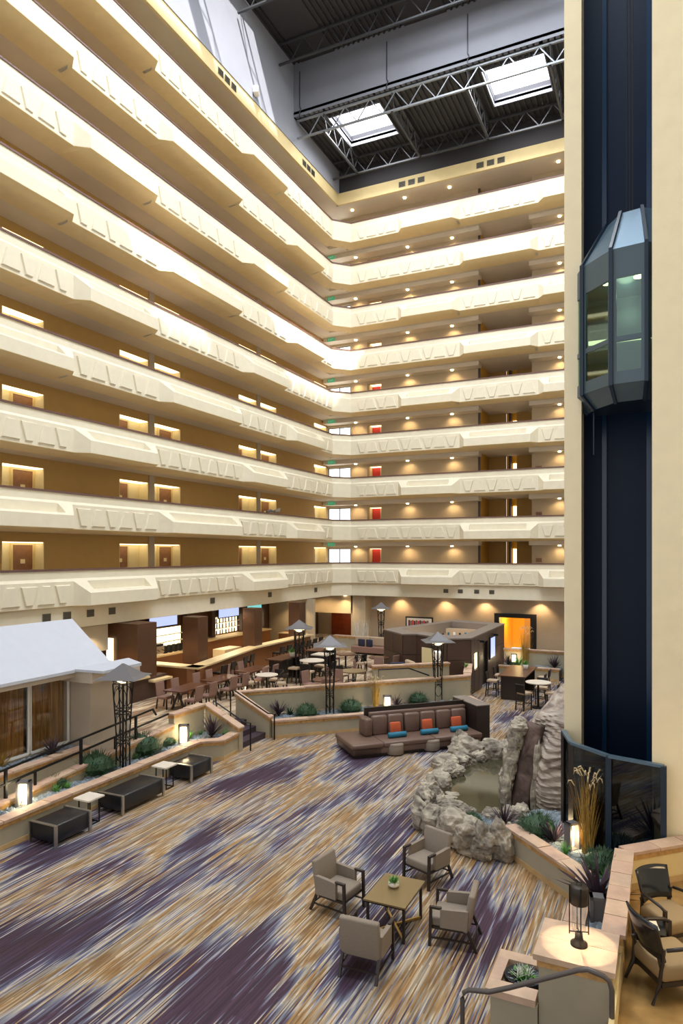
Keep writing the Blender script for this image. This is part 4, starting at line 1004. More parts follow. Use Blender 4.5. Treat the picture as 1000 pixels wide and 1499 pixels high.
# benches
def bench(loc, L, label):
    T = thing('leather_bench', label, 'bench', loc, 0, 'black benches along the long planter')
    MB().rbox(-.36,-L/2,.08,.36,L/2,.45,.035).build('upholstery', M['blackleather'], T, True)
    for s in (-1,1):
        f = MB(); y = s*(L/2+.0)
        f.box(.36,y-.035,0,.40,y+.035,.46).box(-.40,y-.035,0,-.36,y+.035,.46).box(-.38,y-.035,.452,.38,y+.035,.47).build('steel_frame', M['chrome'], T)
bench((-11.97,10.93,0),.95,'nearest black leather bench with steel end frames')
bench((-11.97,13.15,0),1.45,'middle black leather bench, the longest of three')
bench((-11.95,15.45,0),.9,'far black leather bench near the steps')
def side_table(loc, label):
    T = thing('side_table', label, 'table', loc, 0, 'white topped side tables by the benches')
    MB().box(-.24,-.24,.57,.24,.24,.605).build('tabletop', M['marble'], T)
    f = MB()
    for sx in (-1,1):
        for sy in (-1,1): f.bar((sx*.17,sy*.14,0),(sx*.17,sy*.14,.57),.022)
        f.bar((sx*.17,-.14,.012),(sx*.17,.14,.012),.022)
    f.bar((-.17,.14,.012),(.17,.14,.012),.022); f.build('frame', M['blackmetal'], T)
side_table((-12.0,11.78,0),'white topped side table between the near and middle benches')
side_table((-12.0,14.42,0),'white topped side table between the middle and far benches')
# sofa group, 45 degrees
T = thing('lobby_sofa', 'long brown leather sofa with tufted back and dark wood surround', 'sofa', (-8.45,18.75,0), PI/4)
MB().rbox(.0,.0,.10,4.4,1.0,.28,.03).rbox(0,.0,.1,.95,1.55,.28,.03).build('seat_base', M['brownleather'], T, True)
MB().rbox(-.03,-.03,.28,1.0,1.6,.43,.04).build('seat_cushion', M['brownleather'], T, True)
for a, b in ((1.0,2.75),(2.76,4.45)): MB().rbox(a,-.03,.28,b,.95,.43,.04).build('seat_cushion', M['brownleather'], T, True)
for i in range(6):
    a = .98+.565*i+.02*(i//2); b = MB().rbox(a,.0,.0,a+.55,.2,.62,.07); b.xf(Matrix.Translation((0,.86,.42)) @ Matrix.Rotation(-.08,4,'X')); b.build('back_cushion', M['brownleather'], T, True)
MB().rbox(.68,.75,.43,.95,1.35,1.0,.07).build('end_cushion', M['brownleather'], T, True)
MB().rbox(.95,1.05,.95,4.45,1.2,1.12,.04).build('back_roll', M['brownleather'], T, True)
MB().box(.85,1.21,0,4.5,1.3,1.24).build('back_panel', M['darkwood'], T)
MB().box(4.46,.35,0,4.95,1.95,1.2).build('end_console', M['darkwood'], T); MB().box(4.45,.34,1.2,4.97,1.96,1.23).build('console_top', M['kiosktop'], T)
MB().box(.08,.08,0,4.35,.95,.1).build('plinth', M['darkwood'], T)
def sofapt(u, v, z): return Vector((-8.45+(u-v)*.7071,18.75+(u+v)*.7071,z))
for i, u in enumerate((1.72,2.85,3.92)):
    w_ = ('left','middle','right')[i]
    b = MB().rbox(-.19,-.055,-.19,.19,.055,.19,.05); b.xf(Matrix.Rotation(-.2,4,'X'))
    o = b.build('throw_pillow', M['orange'], None, True, sofapt(u,.74,.64), PI/4); tag(o, f'rust orange throw pillow, {w_} one on the brown sofa', 'pillow', 'orange sofa pillows')
    b = MB().tube([(-.31,0,0),(-.295,0,0),(.295,0,0),(.31,0,0)],[.05,.085,.085,.05],12)
    o = b.build('bolster', M['teal'], None, True, sofapt(u-.08,.42,.515), PI/4); tag(o, f'teal bolster cushion, {w_} one on the brown sofa', 'cushion', 'teal sofa bolsters')
for i, (px, py) in enumerate(((578,1104),(631,1098),(677,1085))):
    g = G(px,py,0); T = thing('pouf', f'round taupe pouf, {("left","middle","right, half behind the rocks")[i]}, in front of the sofa', 'pouf', (g.x,g.y,0), 0, 'taupe poufs')
    MB().lathe([(.25,.03),(.28,.06),(.28,.34),(.25,.37),(.02,.375)],n=24).build('upholstery', M['khakifab'], T, True); MB().lathe([(.24,0),(.24,.03)],n=20).build('base', M['darkwood'], T)
    MB().lathe([(.283,.30),(.286,.31),(.283,.32)],n=24).build('piping', M['pinkfab'], T)

# ================================================================== LANTERN ON THE PIER
T = thing('glass_lantern', 'cylindrical glass lantern with dark cap glowing on the pier cap', 'lamp', (-.98,9.2,1.2), .3)
MB().lathe([(.105,0),(.105,.03),(.06,.05),(.05,.1),(.045,.16)],n=24).build('base', M['bronze'], T, True)
MB().lathe([(.085,.2),(.085,.56)],n=24).build('glass_cylinder', M['clearglass'], T, True)
MB().lathe([(.11,.53),(.115,.74),(.10,.76)],n=24).build('cap', M['bronze'], T, True)
for i in range(4):
    a = i*PI/2; MB().bar((math.cos(a)*.118,math.sin(a)*.118,.14),(math.cos(a)*.118,math.sin(a)*.118,.77),.012).build('strut', M['blackmetal'], T)
MB().bar((-.118,0,.17),(.118,0,.17),.01).bar((0,-.118,.17),(0,.118,.17),.01).build('cross_strut', M['blackmetal'], T)
MB().tube([(-.03,0,.76),(-.03,0,.8),(.03,0,.8),(.03,0,.76)],.006,5).build('handle', M['blackmetal'], T)
l = lamp('lantern_lamp','SPOT',(-.98,9.2,1.2+.52),34,(1,.78,.55),.012,direction=(0,0,-1),spot=1.5,blend=.12)

# ================================================================== DECK ARMCHAIRS
def armchair(loc, rz, label):
    T = thing('wooden_armchair', label, 'armchair', loc, rz, 'curved back armchairs on the deck')   # faces +y
    MB().rbox(-.29,-.26,.24,.29,.32,.44,.05).build('seat', M['armseat'], T, True)
    MB().box(-.28,-.25,.19,.28,.3,.25).build('seat_frame', M['darkwood'], T)
    mb = MB(); n = 12
    for j in range(6):
        z = .48+.44*j/5; le = -.12*(z-.46)/.4; wd_ = .27+.03*j/5
        for i in range(n+1):
            u = i/n*2-1; mb.v.append((u*wd_, -.27+.07*u*u+le, z-.015*u*u))
    for j in range(5):
        for i in range(n): a = j*(n+1)+i; mb.f.append((a,a+1,a+n+2,a+n+1))
    o = mb.build('curved_back', M['blackgloss'], T, True); s = o.modifiers.new('s','SOLIDIFY'); s.thickness = .025
    for s in (-1,1):
        MB().tube([(s*.24,-.2,.25),(s*.25,-.27,.52)],.022,6).build('back_support', M['darkwood'], T)
        MB().tube([(s*.29,-.2,.62),(s*.33,0,.64),(s*.33,.2,.62),(s*.32,.28,.58)],.022,8).build('armrest', M['darkwood'], T, True)
        MB().bar((s*.32,.27,0),(s*.32,.27,.6),.045).build('leg', M['darkwood'], T)
        MB().tube([(s*.26,-.36,0),(s*.25,-.26,.22),(s*.27,-.22,.62)],[.018,.026,.02],6).build('leg', M['darkwood'], T)
    return T
M['blackgloss'] = mat('glossy_black_wood', hx('14161c'), .18, spec=.7)
a0 = armchair((.03,9.86,DF),-.95,'curved back dark wood armchair at the lower right corner of the deck')
dup(a0,(.06,11.12,DF),-PI/2-.8,'curved back dark wood armchair farther back beside the deck parapet')
a0.scale = (1.1,)*3
T = thing('side_table', 'small dark cube side table between the two deck armchairs', 'table', (-.2,10.45,DF), .1)
MB().box(-.22,-.22,.43,.22,.22,.47).build('tabletop', M['blackgloss'], T); MB().box(-.19,-.19,0,.19,.19,.43).build('table_body', M['darkwood'], T)
T = thing('magazine', 'magazine with a purple figure lying on the small deck table', 'magazine', (-.22,10.45,DF+.472), .2)
MB().box(-.15,-.13,0,.15,.13,.008).build('pages', M['paper'], T); MB().prism([(-.02,-.12),(.06,-.1),(.04,-.03),(.08,.03),(.03,.1),(-.02,.11),(-.05,.03),(-.01,-.04)],.008,.011).build('printed_figure', M['purple'], T)
lamp('deck_lamp','AREA',(2.2,10.6,3.4),48,(1,.72,.38),1.2,1.2,direction=(-.25,0,-1))

# ================================================================== KIOSK
T = thing('brown_kiosk', 'dark brown panelled kiosk with open roof ring and a lit doorway', 'kiosk')
KP = [(-12.4,31.2),(-10.9,29.75),(-10.35,30.05),(-8.55,28.95),(-7.65,29.55),(-7.65,36.4),(-10.6,37.3)]; KH = 2.46
def kwall(a, b, s0, s1, z0, z1, name='wall_panel', m='kiosk', t=.16, o_=0):
    a = Vector(a); b = Vector(b); u = (b-a).normalized(); n = Vector((-u.y,u.x)); L = (b-a).length
    if s1 is None: s1 = L
    p = a+u*s0-n*o_; q = a+u*s1-n*o_; p2 = p+n*t; q2 = q+n*t
    MB().hexa([(*p,z0),(*q,z0),(*q2,z0),(*p2,z0)],[(*p,z1),(*q,z1),(*q2,z1),(*p2,z1)]).build(name, M[m], T)
def panels(a, b, cols, z0=0, z1=KH, s0=0, s1=None, split=1.55):
    L = (Vector(b)-Vector(a)).length; s1 = L if s1 is None else s1; zs = [z0, split, z1] if split and z0 < split < z1 else [z0,z1]
    for i in range(cols):
        x0 = s0+(s1-s0)*i/cols+.012; x1 = s0+(s1-s0)*(i+1)/cols-.012
        for j in range(len(zs)-1): kwall(a,b,x0,x1,zs[j]+.012,zs[j+1]-.012,o_=.02)
    kwall(a,b,s0,s1,z0,z1,'wall_core','frame',.12)
panels(KP[0],KP[1],2); panels(KP[1],KP[2],1); 
# front wall with doorway
panels(KP[2],KP[3],1,s1=.95); L23 = (Vector(KP[3])-Vector(KP[2])).length
panels(KP[2],KP[3],1,2.0,KH,.95,1.75,None); panels(KP[2],KP[3],1,s0=1.75)
panels(KP[3],KP[4],1)
# right wall: window, door, screen
panels(KP[4],KP[5],1,s0=0,s1=.55); panels(KP[4],KP[5],1,0,1.0,.55,1.35,None); panels(KP[4],KP[5],1,1.75,KH,.55,1.35,None); panels(KP[4],KP[5],1,s0=1.35,s1=2.0)
panels(KP[4],KP[5],1,2.05,KH,2.0,3.1,None); panels(KP[4],KP[5],4,s0=3.1)
kwall(KP[4],KP[5],2.0,3.1,0,2.05,'door','frame',.05,-.1); kwall(KP[4],KP[5],.58,1.32,1.02,1.73,'lit_window','glow',.03,-.06)
panels(KP[5],KP[6],3); panels(KP[6],KP[0],5)
# roof ring
cx_ = Vector((-9.9,33.2))
for i in range(7):
    a = Vector(KP[i]); b = Vector(KP[(i+1)%7]); a2 = a+(cx_-a)*.27; b2 = b+(cx_-b)*.27; a1 = a-(cx_-a).normalized()*.06; b1 = b-(cx_-b).normalized()*.06
    MB().hexa([(*a1,KH),(*b1,KH),(*b2,KH),(*a2,KH)],[(*a1,KH+.06),(*b1,KH+.06),(*b2,KH+.06),(*a2,KH+.06)]).build('roof_ring', M['kiosktop'], T)
    MB().hexa([(*(a2+(a-a2)*.04),KH-.5),(*(b2+(b-b2)*.04),KH-.5),(*b2,KH-.5),(*a2,KH-.5)],[(*(a2+(a-a2)*.04),KH),(*(b2+(b-b2)*.04),KH),(*b2,KH),(*a2,KH)]).build('inner_fascia', M['kiosktop'], T)
pl = [(-11.9,31.3),(-10.8,30.1),(-8.5,29.4),(-7.9,29.8),(-7.9,36.2),(-10.5,37)]
MB().prism(pl,.56,.6).build('inner_floor', M['sand'], T)
MB().box(-10.2,31.4,.6,-8.6,32.0,1.5).build('counter', M['white'], T)
MB().box(-11.2,35.6,.6,-8.2,35.9,2.2).build('display_shelf', M['beigefab'], T)
for i in range(9): MB().box(-11.1+.31*i,35.55,1.75+.02*(i%3),-11.0+.31*i,35.62,2.0+.03*(i%2)).build('shelf_item', M[('white','blackmetal','teal')[i%3]], T)
lamp('kiosk_lamp','POINT',(-9.6,32.5,2.0),90,(1,.88,.68),.3); lamp('kiosk_door_lamp','POINT',(-9.6,30.4,1.9),25,(1,.9,.75),.1)
for y in (30.6,33.4): tag(MB().box(-7.52,y,2.2,-7.3,y+.1,2.3).tube([(-7.65,y+.05,2.3),(-7.45,y+.05,2.27)],.02,6).build('security_camera', M['blackmetal']), f'small black security camera on the kiosk side wall, {"near" if y < 32 else "far"} one', 'camera', 'kiosk cameras')
T2 = thing('wall_screen', 'blue lit screen mounted on the kiosk side wall past its door', 'screen', (-7.62,32.9,1.1)); MB().box(0,0,0,.06,1.0,1.1).build('frame', M['frame'], T2); MB().box(.06,.06,.08,.07,.94,1.02).build('display', M['screen'], T2)
# pale board outside the kiosk door
o = MB().box(-10.05,29.0,DF,-9.3,29.03,2.0); 
T = thing('menu_board', 'pale partition panel beside the kiosk doorway', 'panel', (-9.55,29.25,DF), -.5); MB().box(-.35,-.02,0,.35,.02,1.45).build('panel', M['plate'], T)
tuft(Vector((-7.5,28.1,1.45)),.8,'little green pot plant on the coped wall corner by the kiosk','leaf2')

# ================================================================== RIGHT TERRACE
T = thing('terrace_planter', 'far low planter with tall coped back wall before the yellow doorway', 'planter')
wall_seg(T,(-7.5,34.5),(-4.6,34.5),0,0,.6,.6,.2,1); wall_seg(T,(-7.5,35.7),(-2.1,35.7),0,0,1.3,1.3,.2,1)
bed(T,[(-7.5,34.7),(-4.6,34.7),(-4.6,35.7),(-7.5,35.7)],.5,250)
plant_dracaena(Vector((-7.15,35.15,.5)),1.0,'dark spiky plant at the left of the far planter'); plant_dracaena(Vector((-4.9,35.2,.5)),1.1,'dark spiky plant at the right of the far planter')
shrub(Vector((-6.85,34.95,.5)),.6,'little round shrub left of the far bollard'); tuft(Vector((-6.6,34.9,.55)),2,'leafy green plant right of the far bollard')
tall_grass(Vector((-6.35,35.3,.5)),1.6,'tall straw grass in the far planter before the yellow doorway',2.0)
T = thing('screen_stand', 'dark brown cabinet with a lit pink screen beside the far planter', 'screen', (-4.3,34.6,0))
MB().box(0,0,0,1.5,.4,2.0).build('cabinet', M['kiosk'], T); MB().box(.45,-.03,.85,1.4,0,1.65).build('display', M['screen3'], T); MB().box(.05,-.1,0,.4,0,1.0).build('side_panel', M['frame'], T)
T = thing('doorway', 'dark framed doorway into a bright yellow corridor', 'doorway', (0,0,0))
MB().box(-9.35,41.66,0,-9.05,41.85,2.6).box(-7.2,41.66,0,-6.85,41.85,2.6).box(-9.05,41.66,2.35,-7.2,41.85,2.6).build('door_frame', M['frame'], T)
MB().box(-9.2,41.9,0,-9.1,46,2.5).box(-7.1,41.9,0,-7.0,46,2.5).box(-9.2,46,0,-7,46.1,2.5).build('corridor_wall', M['yellowwall'], T); MB().box(-9.2,41.9,2.45,-7,46,2.5).build('corridor_ceiling', M['plate'], T)
MB().box(-8.3,45.9,0,-7.6,46,2.0).build('corridor_door', M['ochre'], T)
lamp('corridor_lamp','POINT',(-8.1,43.5,2.2),110,(1,.75,.35),.2)
# picture on the back wall
T = thing('framed_picture', 'wide black framed red and white picture on the back wall', 'picture', (-15.1,41.78,1.75))
MB().box(0,-.06,-.5,1.85,0,.42).build('frame', M['frame'], T); MB().box(.09,-.07,-.42,1.76,-.06,.33).build('mount', M['white'], T)
for i in range(11): MB().box(.2+.125*i,-.08,-.3+.05*(i%3),.31+.125*i,-.07,.2-.04*(i%2)).build('picture_patch', M[('purple','pinkfab','red')[i%3]], T)
# ground floor wall lights
for i, x in enumerate((-18.9,-15.4,-12.4,-9.9,-6.6,-4.0)):
    g = link('downlight', cm, None, (x,41.3 if i else 40.62,3.47)); tag(g, f'recessed warm downlight on the lobby back wall, {["first","second","third","fourth","fifth","sixth"][i]} from the left', 'light', 'ground floor downlights')
    lamp('wall_wash','SPOT',(x,41.35 if i else 40.2,3.4),110,WARM,.05,direction=(0,.28,-1),spot=1.9,blend=.7)

# ================================================================== BAR
def column(x, y, w_, d, z0, label):
    T = thing('brown_column', label, 'column', (x,y,z0), 0, 'brown columns along the bar')
    MB().box(-w_/2,-d/2,0,w_/2,d/2,3.5-z0).build('shaft', M['brownwall'], T)
    MB().box(-w_/2-.02,-d/2-.02,0,w_/2+.02,d/2+.02,.12).build('base', M['frame'], T)
column(-18.75,20.9,1.0,1.1,DF,'brown wood column left of the bar, beside the low wall')
column(-18.3,24.0,.8,.7,DF,'brown wood column at the corner of the bar counter')
column(-18.6,29.0,.7,.7,DF,'brown wood column between the two runs of bar stools')
column(-18.6,33.6,.7,.7,DF,'farthest brown wood column at the end of the bar')
T = thing('bar_counter', 'long cream topped bar counter with brown front', 'bar counter')
BP = [(-20.6,22.3),(-16.9,22.3),(-18.05,28.4),(-18.05,34.4)]
for i in range(3):
    a = Vector(BP[i]); b = Vector(BP[i+1]); u = (b-a).normalized(); n = Vector((-u.y,u.x))
    p, q = a+n*.12, b+n*.12; p2, q2 = p+n*.35, q+n*.35
    MB().hexa([(*p,DF),(*q,DF),(*q2,DF),(*p2,DF)],[(*p,1.58),(*q,1.58),(*q2,1.58),(*p2,1.58)]).build('bar_front', M['barfront'], T)
    p, q = a-n*.08-u*.05, b-n*.08+u*.05; p2, q2 = a+n*.55, b+n*.55
    MB().hexa([(*p,1.58),(*q,1.58),(*q2,1.58),(*p2,1.58)],[(*p,1.65),(*q,1.65),(*q2,1.65),(*p2,1.65)]).build('bar_top', M['bartop'], T)
MB().box(-21.9,22.9,DF,-21.0,27.6,1.45).build('back_counter', M['barfront'], T); MB().box(-21.9,22.9,1.45,-20.9,27.6,1.52).build('back_counter_top', M['bartop'], T)
MB().box(-22,28.2,DF,-21.2,35,1.7).build('back_counter', M['barfront'], T); MB().box(-22,28.2,1.7,-21.1,35,1.77).build('back_counter_top', M['bartop'], T)
MB().box(-19.7,27.2,DF,-19.0,28.6,1.6).build('service_station', M['bartop'], T)
T = thing('bar_back_wall', 'brown panelled back bar wall with three backlit bays', 'wall panel')
MB().box(-22.2,19,DF,-22.0,41,3.4).build('wall_panel', M['brownwall'], T)
bays = [(24.5,27.6,1.6,2.6),(30.3,32.6,1.85,2.75),(33.2,34.9,1.85,2.75)]
for a, b, z0, z1 in bays:
    MB().box(-22.0,a,z0,-21.96,b,z1).build('backlit_panel', M['glow'], T)
    for f in (.33,.66): MB().box(-22.0,a,z0+(z1-z0)*f,-21.75,b,z0+(z1-z0)*f+.03).build('glass_shelf', M['white'], T)
for y in (24.2,27.75,29.9,32.75,35.1): MB().box(-22.0,y,DF,-21.7,y+.3,3.4).build('pilaster', M['kiosk'], T)
MB().box(-22.0,22.3,1.6,-21.9,23.0,2.9).build('brown_panel', M['kiosk'], T)
for j, (y, wd, mt_) in enumerate(((25.0,2.0,'screen'),(30.5,1.9,'screen'),(33.3,1.5,'screen2'))):
    T = thing('television', f'lit television above the back bar, {["left","middle","right"][j]} of three', 'television', (-21.7,y,2.75), 0, 'televisions over the bar')
    MB().box(-.06,-.05,-.05,0,wd+.05,.65).build('frame', M['frame'], T); MB().box(0,0,0,.01,wd,.6).build('display', M[mt_], T)
T = thing('framed_picture', 'tall dark framed picture left of the back bar televisions', 'picture', (-21.85,23.2,1.9)); MB().box(0,0,0,.06,.9,1.2).build('frame', M['chrome'], T); MB().box(.06,.1,.1,.07,.8,1.1).build('picture', M['frame'], T); MB().box(.07,.38,.15,.075,.52,1.05).build('picture_patch', M['green'], T)
bt = MB().lathe([(.035,0),(.035,.2),(.012,.26),(.012,.32)],n=8).mesh('bottle', M['bottle']); bt2 = MB().lathe([(.04,0),(.04,.18),(.013,.24),(.013,.3)],n=8).mesh('bottle', M['leaf'])
ORD8 = ['first','second','third','fourth','fifth','sixth','seventh','eighth']
for bay, (a, b, z0, z1) in enumerate(bays[1:]):
    for sh in range(3):
        zz = z0+(z1-z0)*(0,.33,.66)[sh]+(.03 if sh else .0); n_ = 8 if bay == 0 else 6
        for i in range(n_):
            o = link('bottle', bt if (i+sh)%3 else bt2, None, (-21.82,a+.15+(b-a-.3)*i/(n_-1)+random.uniform(-.04,.04),zz)); tag(o, f'{["amber","green"][0 if (i+sh)%3 else 1]} bottle, {ORD8[i]} from the left, {["bottom","middle","top"][sh]} shelf of the {["middle","right"][bay]} bar bay', 'bottle', f'bottles on the {["bottom","middle","top"][sh]} shelf, {["middle","right"][bay]} bay')
T = thing('espresso_machine', 'chrome and black espresso machine on the back bar', 'coffee machine', (-21.3,25.0,1.52)); MB().rbox(-.25,-.35,.06,.2,.35,.4,.04).build('body', M['chrome'], T); MB().box(-.1,-.33,.4,.15,.33,.5).build('cup_rail', M['blackmetal'], T)
for s in (-.15,.15): MB().tube([(.2,s,.25),(.34,s,.2)],.02,6).build('handle', M['blackmetal'], T)
for i in range(5):
    T = thing('coffee_grinder', f'dark bar machine on the back counter, {["first","second","third","fourth","fifth"][i]} right of the espresso machine', 'bar machine', (-21.3,25.6+.36*i,1.52), 0, 'machines on the back bar')
    MB().box(-.1,-.09,0,.1,.09,.35).build('body', M['blackmetal'], T); MB().lathe([(.05,.35),(.1,.55)],n=10).build('hopper', M['clearglass'], T)
for x, y, p in ((-20.6,24.3,60),(-20.3,28,60),(-20.3,32,60),(-18.6,22.2,30),(-18.5,30.5,30)):
    lamp('bar_downlight','SPOT',(x,y,3.4),p*1.6,(1,.8,.52),.05,direction=(0,0,-1),spot=2.2)
# walls left of the bar
o = MB(); o.box(-22.0,16.2,DF,-19.6,16.5,3.5); o.box(-21.2,20.4,DF,-19.3,20.9,3.5); struct(o.build('wall_brown_niche', M['brownwall']))
o = MB(); o.box(-19.75,20.28,DF,-19.5,20.42,2.9); tag(o.build('lit_niche', M['glow']), 'narrow glowing vertical niche in the brown wall left of the bar', 'light')
T = thing('low_counter_wall', 'low brown wall with cream stepped cap left of the bar', 'counter')
MB().box(-18.6,15.9,DF,-18.2,22.0,1.38).build('wall_body', M['kiosk'], T); MB().box(-18.7,15.9,1.38,-18.1,20.9,1.46).build('cap', M['bartop'], T); MB().box(-18.7,20.9,1.2,-17.9,22.0,1.28).build('cap', M['bartop'], T)
tuft(Vector((-18.4,19.6,1.46)),1.1,'yellow green flower arrangement on the low brown counter wall')
o = MB(); o.box(-21.0,16.2,2.5,-19.4,20.0,3.5); struct(o.build('wall_beige_soffit', M['tan']))
# host area end of the bar: pale wall, print, counter
o = MB(); o.box(-22.0,36.2,DF,-18.9,36.4,3.5); struct(o.build('wall_bar_end', M['tan']))
T = thing('framed_picture', 'grid of pale framed squares on the wall at the bar end', 'picture', (-20.4,36.15,1.9))
for i in range(2):
    for j in range(3): MB().box(.05+.5*i,-.04,-.1+.42*j,.45+.5*i,0,.26+.42*j).build('frame', M['plate'], T)
T = thing('till', 'black till machine on a small counter at the bar end', 'till', (-19.9,35.6,1.5)); MB().rbox(-.2,-.2,0,.2,.2,.3,.03).build('body', M['blackmetal'], T); MB().box(-.9,-.3,-.95,.7,.3,-.02).build('stand', M['barfront'], T); MB().box(-.95,-.35,-.04,.75,.35,.0).build('stand_top', M['bartop'], T)
for x, y in ((-17.2,22),(-17.0,25.2),(-17.2,28.5),(-17.2,31.5),(-15.5,21),(-18.9,19),(-20.5,26)):
    lamp('terrace_downlight','SPOT',(x if x < -18.5 else -19.6,y,3.45),150,(1,.8,.52),.05,direction=((.6,0,-1) if x > -18.5 else (.15,0,-1)),spot=2.2)
lamp('recess_fill','SPOT',(-20.2,39.2,3.4),150,WARM,.05,direction=(0,.5,-1),spot=2.2)  # added spot without a fixture, brightens the dark recess
lamp('bar_end_lamp','SPOT',(-20,35.4,3.4),110,WARM,.05,direction=(0,.2,-1),spot=2)
T = thing('timber_doors', 'red brown timber double door at the back of the dining area', 'door', (-21.1,43.1,DF))
for i in range(2): MB().box(.9*i,0,0,.88+.9*i,.06,2.3).build('door_leaf', M['redwood'], T)
MB().box(1.85,0,0,2.5,.05,2.3).build('side_panel', M['doorwood'], T); lamp('door_lamp','POINT',(-19.8,42.2,2.0),14,WARM,.1)
T = thing('birch_branches', 'cluster of tall white branches before the timber doors', 'decoration', (-16.7,38.3,DF), 0)
for i in range(26):
    x = -.48+.96*i/25; MB().tube([(x,random.uniform(-.12,.12),0),(x+random.uniform(-.05,.05),random.uniform(-.1,.1),.8),(x+random.uniform(-.12,.12),random.uniform(-.1,.1),random.uniform(1.35,1.7))],[.022,.018,.012],5).build('branch', M['birch'], T)
MB().box(-.52,-.15,-.02,.52,.15,.08).build('base', M['frame'], T)

# ================================================================== DINING FURNITURE
def dchair(loc, rz, label, grp, seat='pinkfab', back='pinkfab', sh=.46, bh=.95, arms=False, wood='darkwood'):
    T = thing('dining_chair' if sh < .6 else 'bar_stool', label, 'chair' if sh < .6 else 'stool', loc, rz, grp)     # faces +y
    MB().rbox(-.23,-.22,sh-.09,.23,.23,sh,.02).build('seat', M[seat], T)
    b = MB().rbox(-.22,-.03,0,.22,.03,bh-sh+.02,.02) if bh-sh > .3 else MB().box(-.22,-.02,bh-sh-.2,.22,.02,bh-sh)
    b.xf(Matrix.Translation((0,-.23,sh-.02)) @ Matrix.Rotation(.12,4,'X')); b.build('backrest', M[back], T)
    for s in (-1,1):
        MB().bar((s*.2,.2,0),(s*.2,.2,sh-.06),.04).build('leg', M[wood], T); MB().bar((s*.2,-.27,0),(s*.2,-.2,sh-.02),.04).build('leg', M[wood], T)
        if arms: MB().tube([(s*.24,-.24,sh+.3),(s*.25,.12,sh+.2),(s*.24,.2,sh-.05)],.02,6).build('armrest', M[wood], T)
        if bh-sh <= .3 or sh > .6: MB().bar((s*.2,-.2,sh-.05),(s*.2,-.25,bh-.02),.03).build('back_support', M[wood], T)
    if sh > .6:
        for y in (-.24,.2): MB().bar((-.2,y,.25),(.2,y,.25),.025).build('foot_rail', M[wood], T)
        for s in (-1,1): MB().bar((s*.2,-.24,.3),(s*.2,.2,.3),.025).build('foot_rail', M[wood], T)
    return T
def rtable(c, w_, d, h, label, mt_='tablewood', grp=None, panel=False):
    T = thing('dining_table' if h < .9 else 'high_table', label, 'table', (c[0],c[1],c[2]), 0, grp)
    MB().box(-w_/2,-d/2,h-.045,w_/2,d/2,h).build('tabletop', M[mt_], T)
    if panel:
        for s in (-1,1): MB().box(-w_/2+.08,s*(d/2-.25)-.05,0,w_/2-.08,s*(d/2-.25)+.05,h-.045).build('panel_leg', M['darkwood'], T)
        MB().box(-.05,-d/2+.25,.1,.05,d/2-.25,h-.1).build('centre_panel', M['darkwood'], T)
    else:
        for s in (-1,1):
            MB().bar((-w_*.35,s*d*.3,0),(w_*.05,s*d*.3,h-.05),.06).bar((w_*.35,s*d*.3,0),(-w_*.05,s*d*.3,h-.05),.06).build('crossed_leg', M['darkwood'], T)
    return T
def ttable(c, r, h, label, mt_, grp=None):
    T = thing('round_table', label, 'table', c, 0, grp)
    MB().lathe([(r-.01,h-.04),(r,h-.03),(r,h-.005),(r-.01,h)],n=28).build('tabletop', M[mt_], T); MB().lathe([(.045,.03),(.04,h-.04)],n=10).build('pedestal', M['blackmetal'], T); MB().lathe([(.26,0),(.25,.03),(.06,.05)],n=20).build('foot', M['blackmetal'], T); return T
TB = [((-15.87,20.3),'nearest'),((-15.87,22.45),'middle'),((-15.87,24.75),'farthest')]
first = None
for (x, y), w_ in TB:
    rtable((x,y,DF),.85,1.6,.75,f'{w_} long mahogany dining table behind the stair wall')
    for sx in (-1,1):
        for sy in (-.42,.42):
            lb = f'brown chair, {"bar" if sx < 0 else "lobby"} side of the {w_} long dining table, {"near" if sy < 0 else "far"} end'
            rz = -PI/2 if sx < 0 else PI/2; l_ = (x+sx*.62,y+sy,DF)
            if first is None: first = dchair(l_,rz,lb,'chairs at the long dining tables')
            else: dup(first,l_,rz,lb)
w1 = G(390.5,987,1.3); ttable((w1.x,w1.y,DF),.46,.75,'low round white table just behind the stair corner of the terrace wall','marble')
wc = dchair((w1.x-.6,w1.y-.35,DF),-.9,'white seated dark armed chair left of the low round white table','white seated chairs','beigefab','frame',.46,.8,True)
dup(wc,(w1.x+.62,w1.y+.1,DF),PI/2+.5,'white seated dark armed chair right of the low round white table'); dup(wc,(w1.x,w1.y+.75,DF),PI,'white seated dark armed chair behind the low round white table')
rtable((-15.35,26.6,DF),.85,2.0,1.05,'near high communal table with a white plant pot','tablewood',None,True)
rtable((-15.1,29.8,DF),.85,2.0,1.05,'far high communal table with a white plant pot','tablewood',None,True)
def potted(loc, label):
    T = thing('potted_plant', label, 'plant', loc, 0, 'white potted plants on high tables'); MB().lathe([(.1,0),(.13,.2),(.11,.2),(.1,.18)],n=14).build('pot', M['clay'], T, True)
    mb = MB()
    for i in range(50): blade(mb,(random.uniform(-.06,.06),random.uniform(-.06,.06),.18),random.uniform(0,2*PI),random.uniform(0,1.3),random.uniform(.14,.26),.06,.4,2)
    mb.build('leaves', M['leaf2'], T)
potted((-15.1,26.8,DF+1.05),'white pot with green leaves on the near high communal table'); potted((-14.9,29.9,DF+1.05),'white pot with green leaves on the far high communal table')
w2 = G(457,966,1.6); ttable((w2.x,w2.y,DF),.55,1.05,'high round white table by the second lamp tower','marble')
hs = dchair((w2.x-.75,w2.y-.2,DF),-PI/2,'high stool left of the high round white table','stools at the high white table','beigefab','frame',.72,1.05)
